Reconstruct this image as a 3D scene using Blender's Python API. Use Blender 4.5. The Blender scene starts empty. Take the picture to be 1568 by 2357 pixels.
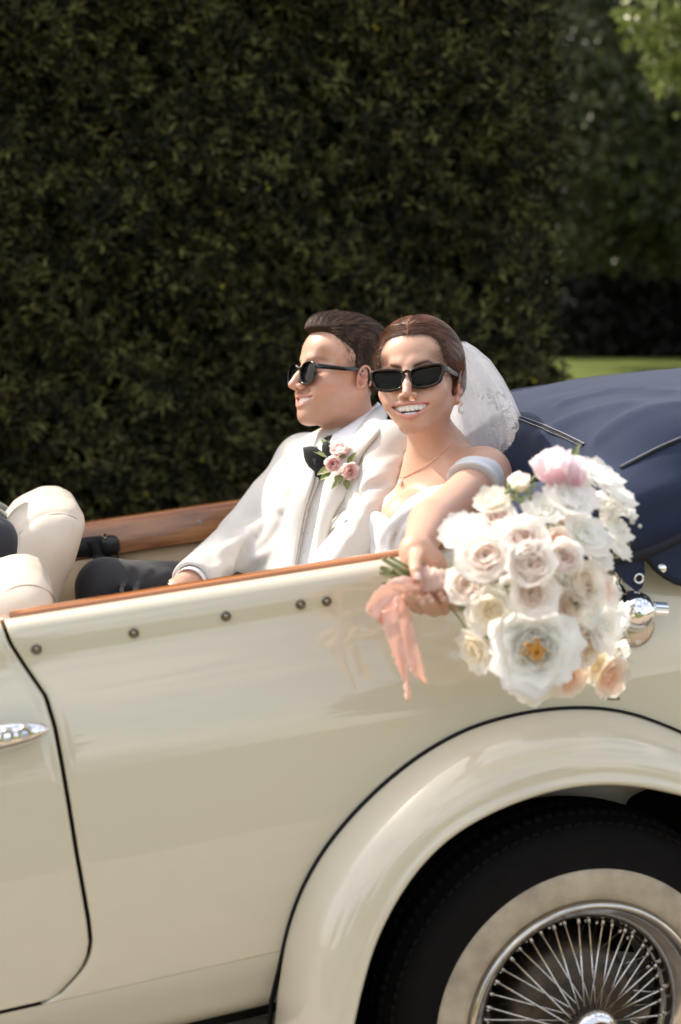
import bpy, bmesh, math, random
import numpy as np
from mathutils import Matrix, Vector
random.seed(7); RNG = np.random.default_rng(11)
SC = bpy.context.scene
COL = SC.collection
rad = math.radians

# ------------------------------------------------------------------ camera
# car frame: x to the rear of the car, y from the near side inwards, z up; the car stands nose down on a sloping drive
CAM_C = np.array([-0.78, -1.96, 1.464]); FPX = 3107.0
def cam_axes(yaw, pitch, roll):
    cy, sy = math.cos(yaw), math.sin(yaw); cp, sp = math.cos(pitch), math.sin(pitch); cr, sr = math.cos(roll), math.sin(roll)
    right = np.array([cy, sy, 0]); fwd = np.array([-sy*cp, cy*cp, sp]); up = np.cross(right, fwd)
    return cr*right+sr*up, -sr*right+cr*up, fwd
CR, CU, CF = cam_axes(rad(-13.5), rad(-6.75), rad(-6.9))
PITCH = rad(8.5); CAM_H = 1.50
WR, WU, WF = np.array([1., 0, 0]), np.array([0, math.sin(PITCH), math.cos(PITCH)]), np.array([0, math.cos(PITCH), -math.sin(PITCH)])
ROT = np.stack([WR, WU, WF], 1) @ np.stack([CR, CU, CF], 1).T          # car frame -> world
ORG = np.array([0, 0, CAM_H]) - ROT @ CAM_C
M_CAR = Matrix([[*ROT[i], ORG[i]] for i in range(3)] + [[0, 0, 0, 1]])
def to_w(p): return np.asarray(p) @ ROT.T + ORG
def at(x, y, Y):
    """point of the car frame seen at photo position (x, y) on the lengthwise plane at depth Y"""
    d = CF + CR*(x-784)/FPX - CU*(y-1178.5)/FPX
    return CAM_C + d*(Y-CAM_C[1])/d[1]
def px_of(X, Y, Z):
    qx, qy, qz = X-CAM_C[0], Y-CAM_C[1], Z-CAM_C[2]
    d = qx*CF[0]+qy*CF[1]+qz*CF[2]
    return 784+FPX*(qx*CR[0]+qy*CR[1]+qz*CR[2])/d, 1178.5-FPX*(qx*CU[0]+qy*CU[1]+qz*CU[2])/d
def atw(x, y, D):
    """world point seen at photo position (x, y) at distance D along the world y axis"""
    d = WF + WR*(x-784)/FPX - WU*(y-1178.5)/FPX
    return np.array([0, 0, CAM_H]) + d*(D/d[1])

cam = bpy.data.cameras.new('camera'); camo = bpy.data.objects.new('camera', cam); COL.objects.link(camo)
camo.location = (0, 0, CAM_H); camo.rotation_euler = (math.pi/2-PITCH, 0, 0)
cam.sensor_fit = 'VERTICAL'; cam.sensor_height = 36.0; cam.lens = 36.0*FPX/2357.0
cam.clip_start = 0.05; cam.clip_end = 2000
cam.dof.use_dof = True; cam.dof.focus_distance = 2.62; cam.dof.aperture_fstop = 2.3
SC.camera = camo

# ------------------------------------------------------------------ light
SUN_EL, SUN_AZ = rad(46), rad(-61)          # azimuth measured from +y (away from the camera) clockwise; -90 is left
sd = Vector((math.sin(SUN_AZ)*math.cos(SUN_EL), math.cos(SUN_AZ)*math.cos(SUN_EL), math.sin(SUN_EL)))
sun = bpy.data.lights.new('sun', 'SUN'); sun.energy = 2.9; sun.angle = rad(0.53); sun.color = (1.0, 0.90, 0.77)
suno = bpy.data.objects.new('sun', sun); COL.objects.link(suno)
suno.rotation_euler = sd.to_track_quat('Z', 'Y').to_euler()
wd = bpy.data.worlds.new('World'); SC.world = wd; wd.use_nodes = True
wn = wd.node_tree.nodes; wl = wd.node_tree.links; wn.clear()
sky = wn.new('ShaderNodeTexSky'); sky.sky_type = 'NISHITA'; sky.sun_disc = False
sky.sun_elevation = SUN_EL; sky.sun_rotation = SUN_AZ
sky.dust_density = 3.0; sky.air_density = 1.0; sky.ozone_density = 0.4
bgn = wn.new('ShaderNodeBackground'); bgn.inputs['Strength'].default_value = 0.15
# thin fair-weather clouds over the whole sky
tc = wn.new('ShaderNodeTexCoord'); mp = wn.new('ShaderNodeMapping'); mp.inputs['Scale'].default_value = (1.6, 1.6, 3.4)
nz = wn.new('ShaderNodeTexNoise'); nz.inputs['Scale'].default_value = 2.2; nz.inputs['Detail'].default_value = 7; nz.inputs['Roughness'].default_value = 0.58
cr = wn.new('ShaderNodeValToRGB'); cr.color_ramp.elements[0].position = 0.40; cr.color_ramp.elements[1].position = 0.64
mx = wn.new('ShaderNodeMixRGB'); mx.inputs['Color2'].default_value = (7.4, 6.95, 6.3, 1)
ml = wn.new('ShaderNodeMath'); ml.operation = 'MULTIPLY'; ml.inputs[1].default_value = 0.75
wo = wn.new('ShaderNodeOutputWorld')
wl.new(tc.outputs['Generated'], mp.inputs['Vector']); wl.new(mp.outputs[0], nz.inputs['Vector']); wl.new(nz.outputs['Fac'], cr.inputs['Fac'])
wl.new(cr.outputs['Color'], ml.inputs[0]); wl.new(ml.outputs[0], mx.inputs['Fac']); wl.new(sky.outputs[0], mx.inputs['Color1'])
wl.new(mx.outputs[0], bgn.inputs['Color']); wl.new(bgn.outputs[0], wo.inputs[0])
SC.view_settings.view_transform = 'Standard'; SC.view_settings.look = 'None'
SC.view_settings.exposure = 1.12; SC.view_settings.gamma = 1.0; SC.view_settings.use_curve_mapping = False
SC.render.engine = 'CYCLES'
SC.cycles.max_bounces = 12; SC.cycles.diffuse_bounces = 9; SC.cycles.transparent_max_bounces = 16; SC.cycles.use_denoising = True
SC.cycles.sample_clamp_indirect = 6.0

# ------------------------------------------------------------------ materials
MATS = {}
def nd(nt, t, **kw):
    n = nt.nodes.new('ShaderNode'+t)
    for k, v in kw.items():
        if k in n.inputs: n.inputs[k].default_value = v
        else: setattr(n, k, v)
    return n
def mat(name, col=(.8, .8, .8), rough=.5, metal=0., **kw):
    """Principled material; keywords: coat, sss (weight, radius), spec, sheen, alpha, trans (translucent share),
    attr (colour attribute), noise (scale, amount, colour2), bump (scale, strength), stretch (x, y, z), ribs (float attribute, frequency, strength)"""
    m = bpy.data.materials.new(name); m.use_nodes = True; nt = m.node_tree; L = nt.links
    b = nt.nodes['Principled BSDF']; out = nt.nodes['Material Output']
    b.inputs['Base Color'].default_value = (*col, 1); b.inputs['Roughness'].default_value = rough; b.inputs['Metallic'].default_value = metal
    if 'coat' in kw: b.inputs['Coat Weight'].default_value = kw['coat']; b.inputs['Coat Roughness'].default_value = kw.get('coat_rough', .03)
    if 'coat_ior' in kw: b.inputs['Coat IOR'].default_value = kw['coat_ior']
    if 'spec' in kw: b.inputs['Specular IOR Level'].default_value = kw['spec']
    if 'sheen' in kw: b.inputs['Sheen Weight'].default_value = kw['sheen']; b.inputs['Sheen Roughness'].default_value = .4
    if 'sss' in kw:
        b.inputs['Subsurface Weight'].default_value = kw['sss'][0]; b.inputs['Subsurface Radius'].default_value = kw['sss'][1]; b.inputs['Subsurface Scale'].default_value = kw['sss'][2]
    if 'alpha' in kw: b.inputs['Alpha'].default_value = kw['alpha']
    if 'ior' in kw: b.inputs['IOR'].default_value = kw['ior']
    if 'glass' in kw: b.inputs['Transmission Weight'].default_value = kw['glass']
    if 'aniso' in kw: b.inputs['Anisotropic'].default_value = kw['aniso']
    csock = None
    tcn = nd(nt, 'TexCoord'); vec = tcn.outputs['Object']
    if 'stretch' in kw:
        mpn = nd(nt, 'Mapping'); mpn.inputs['Scale'].default_value = kw['stretch']; L.new(vec, mpn.inputs['Vector']); vec = mpn.outputs[0]
    if 'attr' in kw:
        a = nd(nt, 'Attribute', attribute_name=kw['attr']); csock = a.outputs['Color']
    if 'noise' in kw:
        s, amt, c2 = kw['noise'][:3]
        n = nd(nt, 'TexNoise', Scale=s, Detail=kw.get('detail', 5.0), Roughness=.6); L.new(vec, n.inputs['Vector'])
        r = nd(nt, 'MapRange'); r.inputs['From Min'].default_value = .35; r.inputs['From Max'].default_value = .68; r.inputs['To Max'].default_value = amt
        L.new(n.outputs['Fac'], r.inputs['Value'])
        mxn = nd(nt, 'MixRGB'); mxn.inputs['Color1'].default_value = (*col, 1); mxn.inputs['Color2'].default_value = (*c2, 1)
        if csock: L.new(csock, mxn.inputs['Color1'])
        L.new(r.outputs[0], mxn.inputs['Fac']); csock = mxn.outputs[0]
        if len(kw['noise']) > 3:
            rr = nd(nt, 'MapRange'); rr.inputs['To Min'].default_value = rough-kw['noise'][3]; rr.inputs['To Max'].default_value = rough+kw['noise'][3]
            L.new(n.outputs['Fac'], rr.inputs['Value']); L.new(rr.outputs[0], b.inputs['Roughness'])
    if csock: L.new(csock, b.inputs['Base Color'])
    nrm = None
    if 'bump' in kw:
        s, st = kw['bump'][:2]
        n = nd(nt, 'TexNoise', Scale=s, Detail=4.0, Roughness=.6); L.new(vec, n.inputs['Vector'])
        bp = nd(nt, 'Bump', Strength=st, Distance=kw['bump'][2] if len(kw['bump']) > 2 else .002); L.new(n.outputs['Fac'], bp.inputs['Height']); nrm = bp.outputs[0]
    if 'ribs' in kw:
        an, fr, st = kw['ribs'][:3]
        a = nd(nt, 'Attribute', attribute_name=an)
        mm = nd(nt, 'Math', operation='MULTIPLY'); mm.inputs[1].default_value = fr; L.new(a.outputs['Fac'], mm.inputs[0])
        n = nd(nt, 'TexNoise', noise_dimensions='1D', Detail=6.0, Roughness=.75, Scale=1.0); L.new(mm.outputs[0], n.inputs['W'])
        bp = nd(nt, 'Bump', Strength=st, Distance=.003); L.new(n.outputs['Fac'], bp.inputs['Height'])
        if nrm: L.new(nrm, bp.inputs['Normal'])
        nrm = bp.outputs[0]
        if len(kw['ribs']) > 3:
            rp = nd(nt, 'MapRange'); rp.inputs['From Min'].default_value = .3; rp.inputs['From Max'].default_value = .75; L.new(n.outputs['Fac'], rp.inputs['Value'])
            mxn = nd(nt, 'MixRGB'); mxn.inputs['Color1'].default_value = (*col, 1); mxn.inputs['Color2'].default_value = (*kw['ribs'][3], 1)
            if csock: L.new(csock, mxn.inputs['Color1'])
            L.new(rp.outputs[0], mxn.inputs['Fac']); L.new(mxn.outputs[0], b.inputs['Base Color']); csock = mxn.outputs[0]
    if nrm: L.new(nrm, b.inputs['Normal'])
    if 'trans' in kw:
        t = nd(nt, 'BsdfTranslucent'); 
        if csock: L.new(csock, t.inputs['Color'])
        else: t.inputs['Color'].default_value = (*kw.get('tcol', col), 1)
        mixs = nd(nt, 'MixShader'); mixs.inputs[0].default_value = kw['trans']
        L.new(b.outputs[0], mixs.inputs[1]); L.new(t.outputs[0], mixs.inputs[2]); L.new(mixs.outputs[0], out.inputs['Surface'])
    MATS[name] = m
    return m

# ------------------------------------------------------------------ mesh helpers
I4 = Matrix.Identity(4)
def thing(name, label, cat, loc=(0, 0, 0), frame='car', group=None):
    o = bpy.data.objects.new(name, None); COL.objects.link(o); o.empty_display_size = .1
    if frame == 'car': o.matrix_world = M_CAR @ Matrix.Translation(Vector(loc))
    else: o.matrix_world = Matrix.Translation(Vector(loc))
    o['label'] = label; o['category'] = cat
    if group: o['group'] = group
    o['org'] = [float(v) for v in loc]
    return o
def mkmesh(name, V, Fc, smooth=True):
    me = bpy.data.meshes.new(name)
    V = np.asarray(V, np.float32)
    if isinstance(Fc, np.ndarray):
        k = Fc.shape[1]; me.vertices.add(len(V)); me.vertices.foreach_set('co', V.ravel())
        me.loops.add(Fc.size); me.loops.foreach_set('vertex_index', Fc.astype(np.int32).ravel())
        me.polygons.add(len(Fc)); me.polygons.foreach_set('loop_start', np.arange(0, Fc.size, k, dtype=np.int32))
        me.update(calc_edges=True)
    else:
        me.from_pydata([tuple(map(float, v)) for v in V], [], [tuple(int(i) for i in f) for f in Fc]); me.update()
    me.polygons.foreach_set('use_smooth', np.full(len(me.polygons), smooth))
    return me
def obj(name, V, Fc, m, parent=None, smooth=True, label=None, origin=None, sub=0, solid=0, bev=0, offset=0, **props):
    """mesh given in the frame of the scene part (car or world); a child's vertices become relative to its thing's origin"""
    V = np.asarray(V, np.float64)
    if parent is not None:
        r = parent; shift = np.zeros(3)
        while r is not None:
            if 'org' in r: shift = np.array(r['org'])
            r = r.parent
        V = V - shift
    me = mkmesh(name, V, Fc, smooth)
    o = bpy.data.objects.new(name, me); COL.objects.link(o)
    if m is not None: me.materials.append(MATS[m] if isinstance(m, str) else m)
    if parent is not None: o.parent = parent
    if solid: md = o.modifiers.new('solid', 'SOLIDIFY'); md.thickness = solid; md.offset = offset
    if bev: md = o.modifiers.new('bevel', 'BEVEL'); md.width = bev; md.segments = 3; md.limit_method = 'ANGLE'; md.angle_limit = rad(40)
    if sub: md = o.modifiers.new('sub', 'SUBSURF'); md.levels = sub; md.render_levels = sub
    if label: o['label'] = label
    for k, v in props.items(): o[k] = v
    return o
def carobj(name, V, Fc, m, label, cat, **kw):
    """a top-level single-mesh thing in the car frame"""
    o = obj(name, V, Fc, m, None, **kw); o.matrix_world = M_CAR; o['label'] = label; o['category'] = cat; return o
def gridf(nu, nv, cu=False, cv=False):
    iu = np.arange(nu if cu else nu-1); iv = np.arange(nv if cv else nv-1)
    a, b = np.meshgrid(iu, iv, indexing='ij'); a = a.ravel(); b = b.ravel(); a2 = (a+1) % nu; b2 = (b+1) % nv
    return np.stack([a*nv+b, a2*nv+b, a2*nv+b2, a*nv+b2], 1)
class MB:
    """collects shapes into one mesh"""
    def __init__(s): s.V = []; s.F = []; s.n = 0
    def add(s, V, Fc):
        V = np.asarray(V, float); s.V.append(V); s.F += [tuple(int(i)+s.n for i in f) for f in Fc]; s.n += len(V); return s
    def box(s, c, h, R=None):
        h = np.asarray(h, float); P = np.array([[x, y, z] for x in (-1, 1) for y in (-1, 1) for z in (-1, 1)])*h
        if R is not None: P = P @ np.asarray(R).T
        return s.add(P+np.asarray(c), [(0, 1, 3, 2), (4, 6, 7, 5), (0, 4, 5, 1), (2, 3, 7, 6), (0, 2, 6, 4), (1, 5, 7, 3)])
    def tube(s, P, r, k=8, cap=True):
        V, Fc = tube(P, r, k, cap); return s.add(V, Fc)
    def lathe(s, prof, c, ax, k=32, closed=False):
        V, Fc = lathe(prof, c, ax, k, closed); return s.add(V, Fc)
    def obj(s, name, m, parent=None, **kw): return obj(name, np.concatenate(s.V), s.F, m, parent, **kw)
def frame_of(ax):
    a = np.asarray(ax, float); a = a/np.linalg.norm(a); t = np.array([0, 0, 1.]) if abs(a[2]) < .9 else np.array([1., 0, 0])
    u = np.cross(t, a); u /= np.linalg.norm(u); v = np.cross(a, u); return a, u, v
def tube(P, r, k=8, cap=True):
    P = np.asarray(P, float); n = len(P); r = np.broadcast_to(np.asarray(r, float), (n,))
    T = np.gradient(P, axis=0); T /= np.linalg.norm(T, axis=1)[:, None]+1e-12
    _, u, v = frame_of(T[0]); V = []
    th = np.arange(k)*2*math.pi/k
    for i in range(n):
        u = u - T[i]*(u@T[i]); u /= np.linalg.norm(u)+1e-12; v = np.cross(T[i], u)
        V.append(P[i]+r[i]*(np.cos(th)[:, None]*u+np.sin(th)[:, None]*v))
    V = np.concatenate(V); Fc = [tuple(f) for f in gridf(n, k, cv=True)]
    if cap: Fc += [tuple(range(k))[::-1], tuple(range((n-1)*k, n*k))]
    return V, Fc
def lathe(prof, c, ax, k=32, closed=False):
    """profile of (radius, height along axis)"""
    a, u, v = frame_of(ax); th = np.arange(k)*2*math.pi/k; pr = np.asarray(prof, float)
    V = np.concatenate([np.asarray(c)+h*a+rr*(np.cos(th)[:, None]*u+np.sin(th)[:, None]*v) for rr, h in pr])
    return V, [tuple(f) for f in gridf(len(pr), k, closed, True)]
def spline(P, n):
    """Catmull-Rom through the points, n samples"""
    P = np.asarray(P, float); d = np.r_[0, np.cumsum(np.linalg.norm(np.diff(P, axis=0), axis=1))]; d /= d[-1]
    M = np.zeros_like(P); M[1:-1] = (P[2:]-P[:-2])/(d[2:]-d[:-2])[:, None]; M[0] = (P[1]-P[0])/(d[1]-d[0]); M[-1] = (P[-1]-P[-2])/(d[-1]-d[-2])
    t = np.linspace(0, 1, n); i = np.clip(np.searchsorted(d, t, 'right')-1, 0, len(P)-2)
    h = (d[i+1]-d[i])[:, None]; s = ((t-d[i])[:, None])/h
    return (2*s**3-3*s**2+1)*P[i]+(s**3-2*s**2+s)*h*M[i]+(-2*s**3+3*s**2)*P[i+1]+(s**3-s**2)*h*M[i+1]
def set_col(o, C, name='Col'):
    C = np.asarray(C, np.float32); 
    if C.shape[1] == 3: C = np.c_[C, np.ones(len(C), np.float32)]
    a = o.data.color_attributes.new(name, 'FLOAT_COLOR', 'POINT'); a.data.foreach_set('color', C.ravel())
def set_f(o, A, name):
    a = o.data.attributes.new(name, 'FLOAT', 'POINT'); a.data.foreach_set('value', np.asarray(A, np.float32))

# ------------------------------------------------------------------ soft modelling: distance fields turned into meshes
def axis(lo, hi, h, fine=(), hf=None):
    """grid line positions: step h, step hf inside the fine ranges"""
    out = [lo]; x = lo
    while x < hi:
        st = h
        for a, b in fine:
            if a-h <= x <= b: st = hf
        x += st; out.append(x)
    return np.array(out, np.float32)
def smin(a, b, k):
    if k <= 0: return np.minimum(a, b)
    h = np.maximum(k-np.abs(a-b), 0)/k
    return np.minimum(a, b)-h*h*k*.25
def smax(a, b, k): return -smin(-a, -b, k)
class Field:
    def __init__(s, X, Y, Z): s.ax = [X, Y, Z]; s.d = np.full((len(X), len(Y), len(Z)), .3, np.float32); s.fr = None
    def region(s, lo, hi):
        return tuple(slice(max(0, int(np.searchsorted(s.ax[i], lo[i]))-1), int(np.searchsorted(s.ax[i], hi[i]))+1) for i in range(3))
    def apply(s, fn, lo, hi, k=0., mode='add', fr=None, pad=None):
        """fn(x, y, z) in frame fr = (R, o); lo, hi bound the shape in that frame"""
        fr = fr if fr is not None else s.fr
        pad = (k*1.2+.012) if pad is None else pad
        lo = np.asarray(lo, float)-pad; hi = np.asarray(hi, float)+pad
        if fr is None: a, b = lo, hi
        else:
            R, o = fr; cs = np.array([[x, y, z] for x in (lo[0], hi[0]) for y in (lo[1], hi[1]) for z in (lo[2], hi[2])]) @ R.T+o
            a, b = cs.min(0), cs.max(0)
        sl = s.region(a, b)
        if any(q.stop-q.start < 1 for q in sl): return s
        X = s.ax[0][sl[0]][:, None, None]; Y = s.ax[1][sl[1]][None, :, None]; Z = s.ax[2][sl[2]][None, None, :]
        if fr is not None:
            R, o = fr; R = R.astype(np.float32); X = X-np.float32(o[0]); Y = Y-np.float32(o[1]); Z = Z-np.float32(o[2])
            X, Y, Z = [R[0, i]*X+R[1, i]*Y+R[2, i]*Z for i in range(3)]
        n = fn(X, Y, Z); D = s.d[sl]
        if mode == 'add': D[...] = smin(D, n, k)
        elif mode == 'sub': D[...] = smax(D, -n, k)
        elif mode == 'and': D[...] = smax(D, n, k)
        elif mode == 'off': D[...] = D+n
        return s
    def ell(s, c, r, k=.01, mode='add', R=None, fr=None):
        c = np.asarray(c, np.float32); r = np.asarray(r, np.float32)
        def fn(x, y, z):
            x = x-c[0]; y = y-c[1]; z = z-c[2]
            if R is not None: x, y, z = [np.float32(R[0, i])*x+np.float32(R[1, i])*y+np.float32(R[2, i])*z for i in range(3)]
            k0 = np.sqrt((x/r[0])**2+(y/r[1])**2+(z/r[2])**2); k1 = np.sqrt((x/r[0]**2)**2+(y/r[1]**2)**2+(z/r[2]**2)**2)+1e-6
            return k0*(k0-1)/k1
        m = r if R is None else np.full(3, r.max())
        return s.apply(fn, c-m, c+m, k, mode, fr)
    def cap(s, a, b, r1, r2=None, k=.01, mode='add', fr=None, flat=None):
        a = np.asarray(a, np.float32); b = np.asarray(b, np.float32); r2 = r1 if r2 is None else r2
        ba = b-a; q = float(ba@ba)+1e-9
        def fn(x, y, z):
            x = x-a[0]; y = y-a[1]; z = z-a[2]
            h = np.clip((x*ba[0]+y*ba[1]+z*ba[2])/q, 0, 1)
            return np.sqrt((x-ba[0]*h)**2+(y-ba[1]*h)**2+(z-ba[2]*h)**2)-(r1+(r2-r1)*h)
        m = max(r1, r2)
        return s.apply(fn, np.minimum(a, b)-m, np.maximum(a, b)+m, k, mode, fr)
    def chain(s, P, r, k=.01, mode='add', fr=None):
        r = np.broadcast_to(np.asarray(r, float), (len(P),))
        P = np.asarray(P, np.float32)
        def fn(x, y, z):
            d = None
            for i in range(len(P)-1):
                a = P[i]; ba = P[i+1]-a; q = float(ba@ba)+1e-9
                h = np.clip(((x-a[0])*ba[0]+(y-a[1])*ba[1]+(z-a[2])*ba[2])/q, 0, 1)
                n = np.sqrt((x-a[0]-ba[0]*h)**2+(y-a[1]-ba[1]*h)**2+(z-a[2]-ba[2]*h)**2)-(r[i]+(r[i+1]-r[i])*h)
                d = n if d is None else np.minimum(d, n)
            return d
        m = r.max(); return s.apply(fn, P.min(0)-m, P.max(0)+m, k, mode, fr)
    def box(s, c, h, r=.01, k=.01, mode='add', R=None, fr=None):
        c = np.asarray(c, np.float32); h = np.asarray(h, np.float32)
        def fn(x, y, z):
            x = x-c[0]; y = y-c[1]; z = z-c[2]
            if R is not None: x, y, z = [np.float32(R[0, i])*x+np.float32(R[1, i])*y+np.float32(R[2, i])*z for i in range(3)]
            qx, qy, qz = np.abs(x)-h[0]+r, np.abs(y)-h[1]+r, np.abs(z)-h[2]+r
            return np.sqrt(np.maximum(qx, 0)**2+np.maximum(qy, 0)**2+np.maximum(qz, 0)**2)+np.minimum(np.maximum(qx, np.maximum(qy, qz)), 0)-r
        m = h if R is None else np.full(3, np.linalg.norm(h))
        return s.apply(fn, c-m, c+m, k, mode, fr)
    def copy(s):
        f = Field(*s.ax); f.d = s.d.copy(); f.fr = s.fr; return f
    def val(s, P):
        P = np.atleast_2d(P); idx = []; w = []
        for i in range(3):
            j = np.clip(np.searchsorted(s.ax[i], P[:, i], 'right')-1, 0, len(s.ax[i])-2); idx.append(j)
            w.append(np.clip((P[:, i]-s.ax[i][j])/(s.ax[i][j+1]-s.ax[i][j]), 0, 1))
        out = 0
        for a in (0, 1):
            for b in (0, 1):
                for c in (0, 1):
                    out = out+s.d[idx[0]+a, idx[1]+b, idx[2]+c]*(w[0] if a else 1-w[0])*(w[1] if b else 1-w[1])*(w[2] if c else 1-w[2])
        return out
    def hit(s, x, y, y0=-.4, y1=1.5, off=0.):
        """first surface point along the line of sight at photo position (x, y)"""
        a = at(x, y, y0); b = at(x, y, y1); t = np.linspace(0, 1, 1200); P = a+(b-a)*t[:, None]
        lo = np.array([q[0] for q in s.ax]); hi = np.array([q[-1] for q in s.ax])
        ok = ((P > lo) & (P < hi)).all(1); v = np.where(ok, s.val(P), 1.); i = np.argmax(v < off)
        if v[i] >= off: i = int(np.argmin(v))
        return P[i]
    def grad(s, p, e=.004):
        g = np.array([s.val(p+np.eye(3)[i]*e)[0]-s.val(p-np.eye(3)[i]*e)[0] for i in range(3)]); return g/(np.linalg.norm(g)+1e-9)
    def fold(s, pts, r, sink=.3, k=.012, mode='add'):
        """a soft ridge (or groove) along a line of photo positions lying on the surface"""
        P = np.array([s.hit(*p) for p in pts]); N = np.array([s.grad(p) for p in P]); r = np.broadcast_to(np.asarray(r, float), (len(P),))
        P = P-N*(r*sink)[:, None]*(1 if mode == 'add' else -1)
        Q = spline(np.c_[P, r], len(P)*3-2)
        return s.chain(Q[:, :3], np.maximum(Q[:, 3], .0005), k, mode)
    def mesh(s):
        d = s.d; ins = d < 0; nx, ny, nz = d.shape
        c = np.zeros((nx-1, ny-1, nz-1), np.uint8)
        for a in (0, 1):
            for b in (0, 1):
                for e in (0, 1): c += ins[a:nx-1+a, b:ny-1+b, e:nz-1+e]
        act = (c > 0) & (c < 8); I = np.argwhere(act); n = len(I)
        idm = np.full(act.shape, -1, np.int32); idm[act] = np.arange(n)
        acc = np.zeros((n, 3)); cnt = np.zeros(n)
        cor = [(a, b, e) for a in (0, 1) for b in (0, 1) for e in (0, 1)]
        G = [np.stack([s.ax[q][I[:, q]+k_] for k_ in (0, 1)]) for q in range(3)]
        val = {co: d[I[:, 0]+co[0], I[:, 1]+co[1], I[:, 2]+co[2]].astype(np.float64) for co in cor}
        for co in cor:
            for q in range(3):
                if co[q]: continue
                c2 = list(co); c2[q] = 1; c2 = tuple(c2)
                v1, v2 = val[co], val[c2]; m = (v1 < 0) != (v2 < 0)
                t = np.where(m, v1/np.where(v1 == v2, 1, v1-v2), 0)
                for z in range(3):
                    if z == q: pos = G[z][0]+(G[z][1]-G[z][0])*t
                    else: pos = G[z][co[z]]
                    acc[:, z] += np.where(m, pos, 0)
                cnt += m
        V = acc/np.maximum(cnt, 1)[:, None]; Fs = []
        for q in range(3):
            o1, o2 = (q+1) % 3, (q+2) % 3
            s1 = [slice(1, -1)]*3; s1[q] = slice(0, -1); s2 = list(s1); s2[q] = slice(1, None)
            A = ins[tuple(s1)]; B = ins[tuple(s2)]; E = np.argwhere(A != B)
            if not len(E): continue
            fl = A[tuple(E.T)]
            base = E.copy(); base[:, o1] += 1; base[:, o2] += 1
            def cid(d1, d2):
                z = base.copy(); z[:, o1] -= d1; z[:, o2] -= d2; return idm[tuple(z.T)]
            qd = np.stack([cid(0, 0), cid(1, 0), cid(1, 1), cid(0, 1)], 1)
            qd = np.where(fl[:, None], qd, qd[:, ::-1]); Fs.append(qd)
        Fs = np.concatenate(Fs); Fs = Fs[(Fs >= 0).all(1)]
        return V, Fs
def relax(V, Fc, it=1, lam=.5):
    E = np.concatenate([Fc[:, [i, (i+1) % 4]] for i in range(4)]); n = len(V)
    for _ in range(it):
        S = np.zeros_like(V); C = np.zeros(n)
        for a, b in ((0, 1), (1, 0)):
            for q in range(3): S[:, q] += np.bincount(E[:, a], V[E[:, b], q], n)
            C += np.bincount(E[:, a], minlength=n)
        V = V+lam*(S/np.maximum(C, 1)[:, None]-V)
    return V
def inpoly(px, py, poly):
    """signed distance (photo px) to a polygon, negative inside"""
    P = np.asarray(poly, np.float32); d = np.full(np.broadcast(px, py).shape, 1e9, np.float32); ins = np.zeros(d.shape, bool)
    for i in range(len(P)):
        a = P[i]; b = P[(i+1) % len(P)]; e = b-a
        t = np.clip(((px-a[0])*e[0]+(py-a[1])*e[1])/(e@e+1e-9), 0, 1)
        d = np.minimum(d, (px-a[0]-e[0]*t)**2+(py-a[1]-e[1]*t)**2)
        c = ((a[1] > py) != (b[1] > py)) & (px < (b[0]-a[0])*(py-a[1])/(b[1]-a[1]+1e-9)+a[0]); ins ^= c
    return np.where(ins, -1, 1)*np.sqrt(d)
# ================================================================== the car
mat('cream_paint', (.61, .545, .41), .4, coat=1.0, coat_rough=.02, coat_ior=1.66, spec=.4, noise=(1.7, .12, (.63, .56, .42)))
mat('black_rubber', (.005, .0045, .0045), .7, spec=.2, bump=(90, .3))
mat('dark_gap', (.006, .005, .005), .8)
mat('walnut', (.50, .215, .07), .3, coat=.9, coat_rough=.06, stretch=(3.0, 9.0, 26.0), noise=(2.2, .95, (.22, .075, .024)), detail=9.0, bump=(8, .05))
mat('rail_wood', (.52, .20, .06), .32, coat=.8, coat_rough=.08, stretch=(2.0, 30.0, 30.0), noise=(2.4, .8, (.22, .065, .018)), detail=7.0)
mat('chrome', (.86, .86, .87), .035, 1.0)
mat('worn_chrome', (.62, .59, .55), .14, 1.0, noise=(22, .6, (.36, .32, .28), .08))
mat('stud_metal', (.33, .29, .23), .3, 1.0, noise=(300, .6, (.12, .10, .08)))
mat('cream_leather', (.66, .58, .475), .42, spec=.4, bump=(330, .35, .0012), noise=(6, .35, (.58, .49, .385)))
mat('tan_trim', (.60, .44, .25), .5, bump=(260, .25, .001), noise=(5, .3, (.54, .38, .20)))
mat('seam_thread', (.22, .16, .10), .7)
mat('navy_canvas', (.024, .032, .062), .9, sheen=.15, spec=.15, bump=(900, .5, .0008), noise=(5, .45, (.038, .048, .086)))
mat('navy_binding', (.014, .015, .020), .7, spec=.2, bump=(500, .3, .001))
mat('piping_pale', (.24, .24, .27), .8)
mat('black_plastic', (.014, .013, .014), .38, bump=(500, .12))
mat('belt_webbing', (.013, .012, .014), .7, bump=(700, .5, .001), stretch=(1, 1, 1))
mat('tyre_black', (.0045, .0038, .0035), .8, spec=.12, noise=(35, .55, (.009, .0075, .0065)), bump=(160, .2))
mat('whitewall', (.47, .39, .275), .6, noise=(16, .85, (.27, .215, .15)), bump=(80, .15), detail=8.0)
mat('arch_black', (.006, .005, .005), .95, spec=.1, noise=(40, .5, (.022, .018, .014)))
mat('hub_black', (.012, .012, .012), .3)
mat('hub_gold', (.62, .47, .22), .35, .8)
mat('brake_dark', (.05, .045, .04), .5, .6, noise=(30, .8, (.16, .11, .07)))

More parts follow.
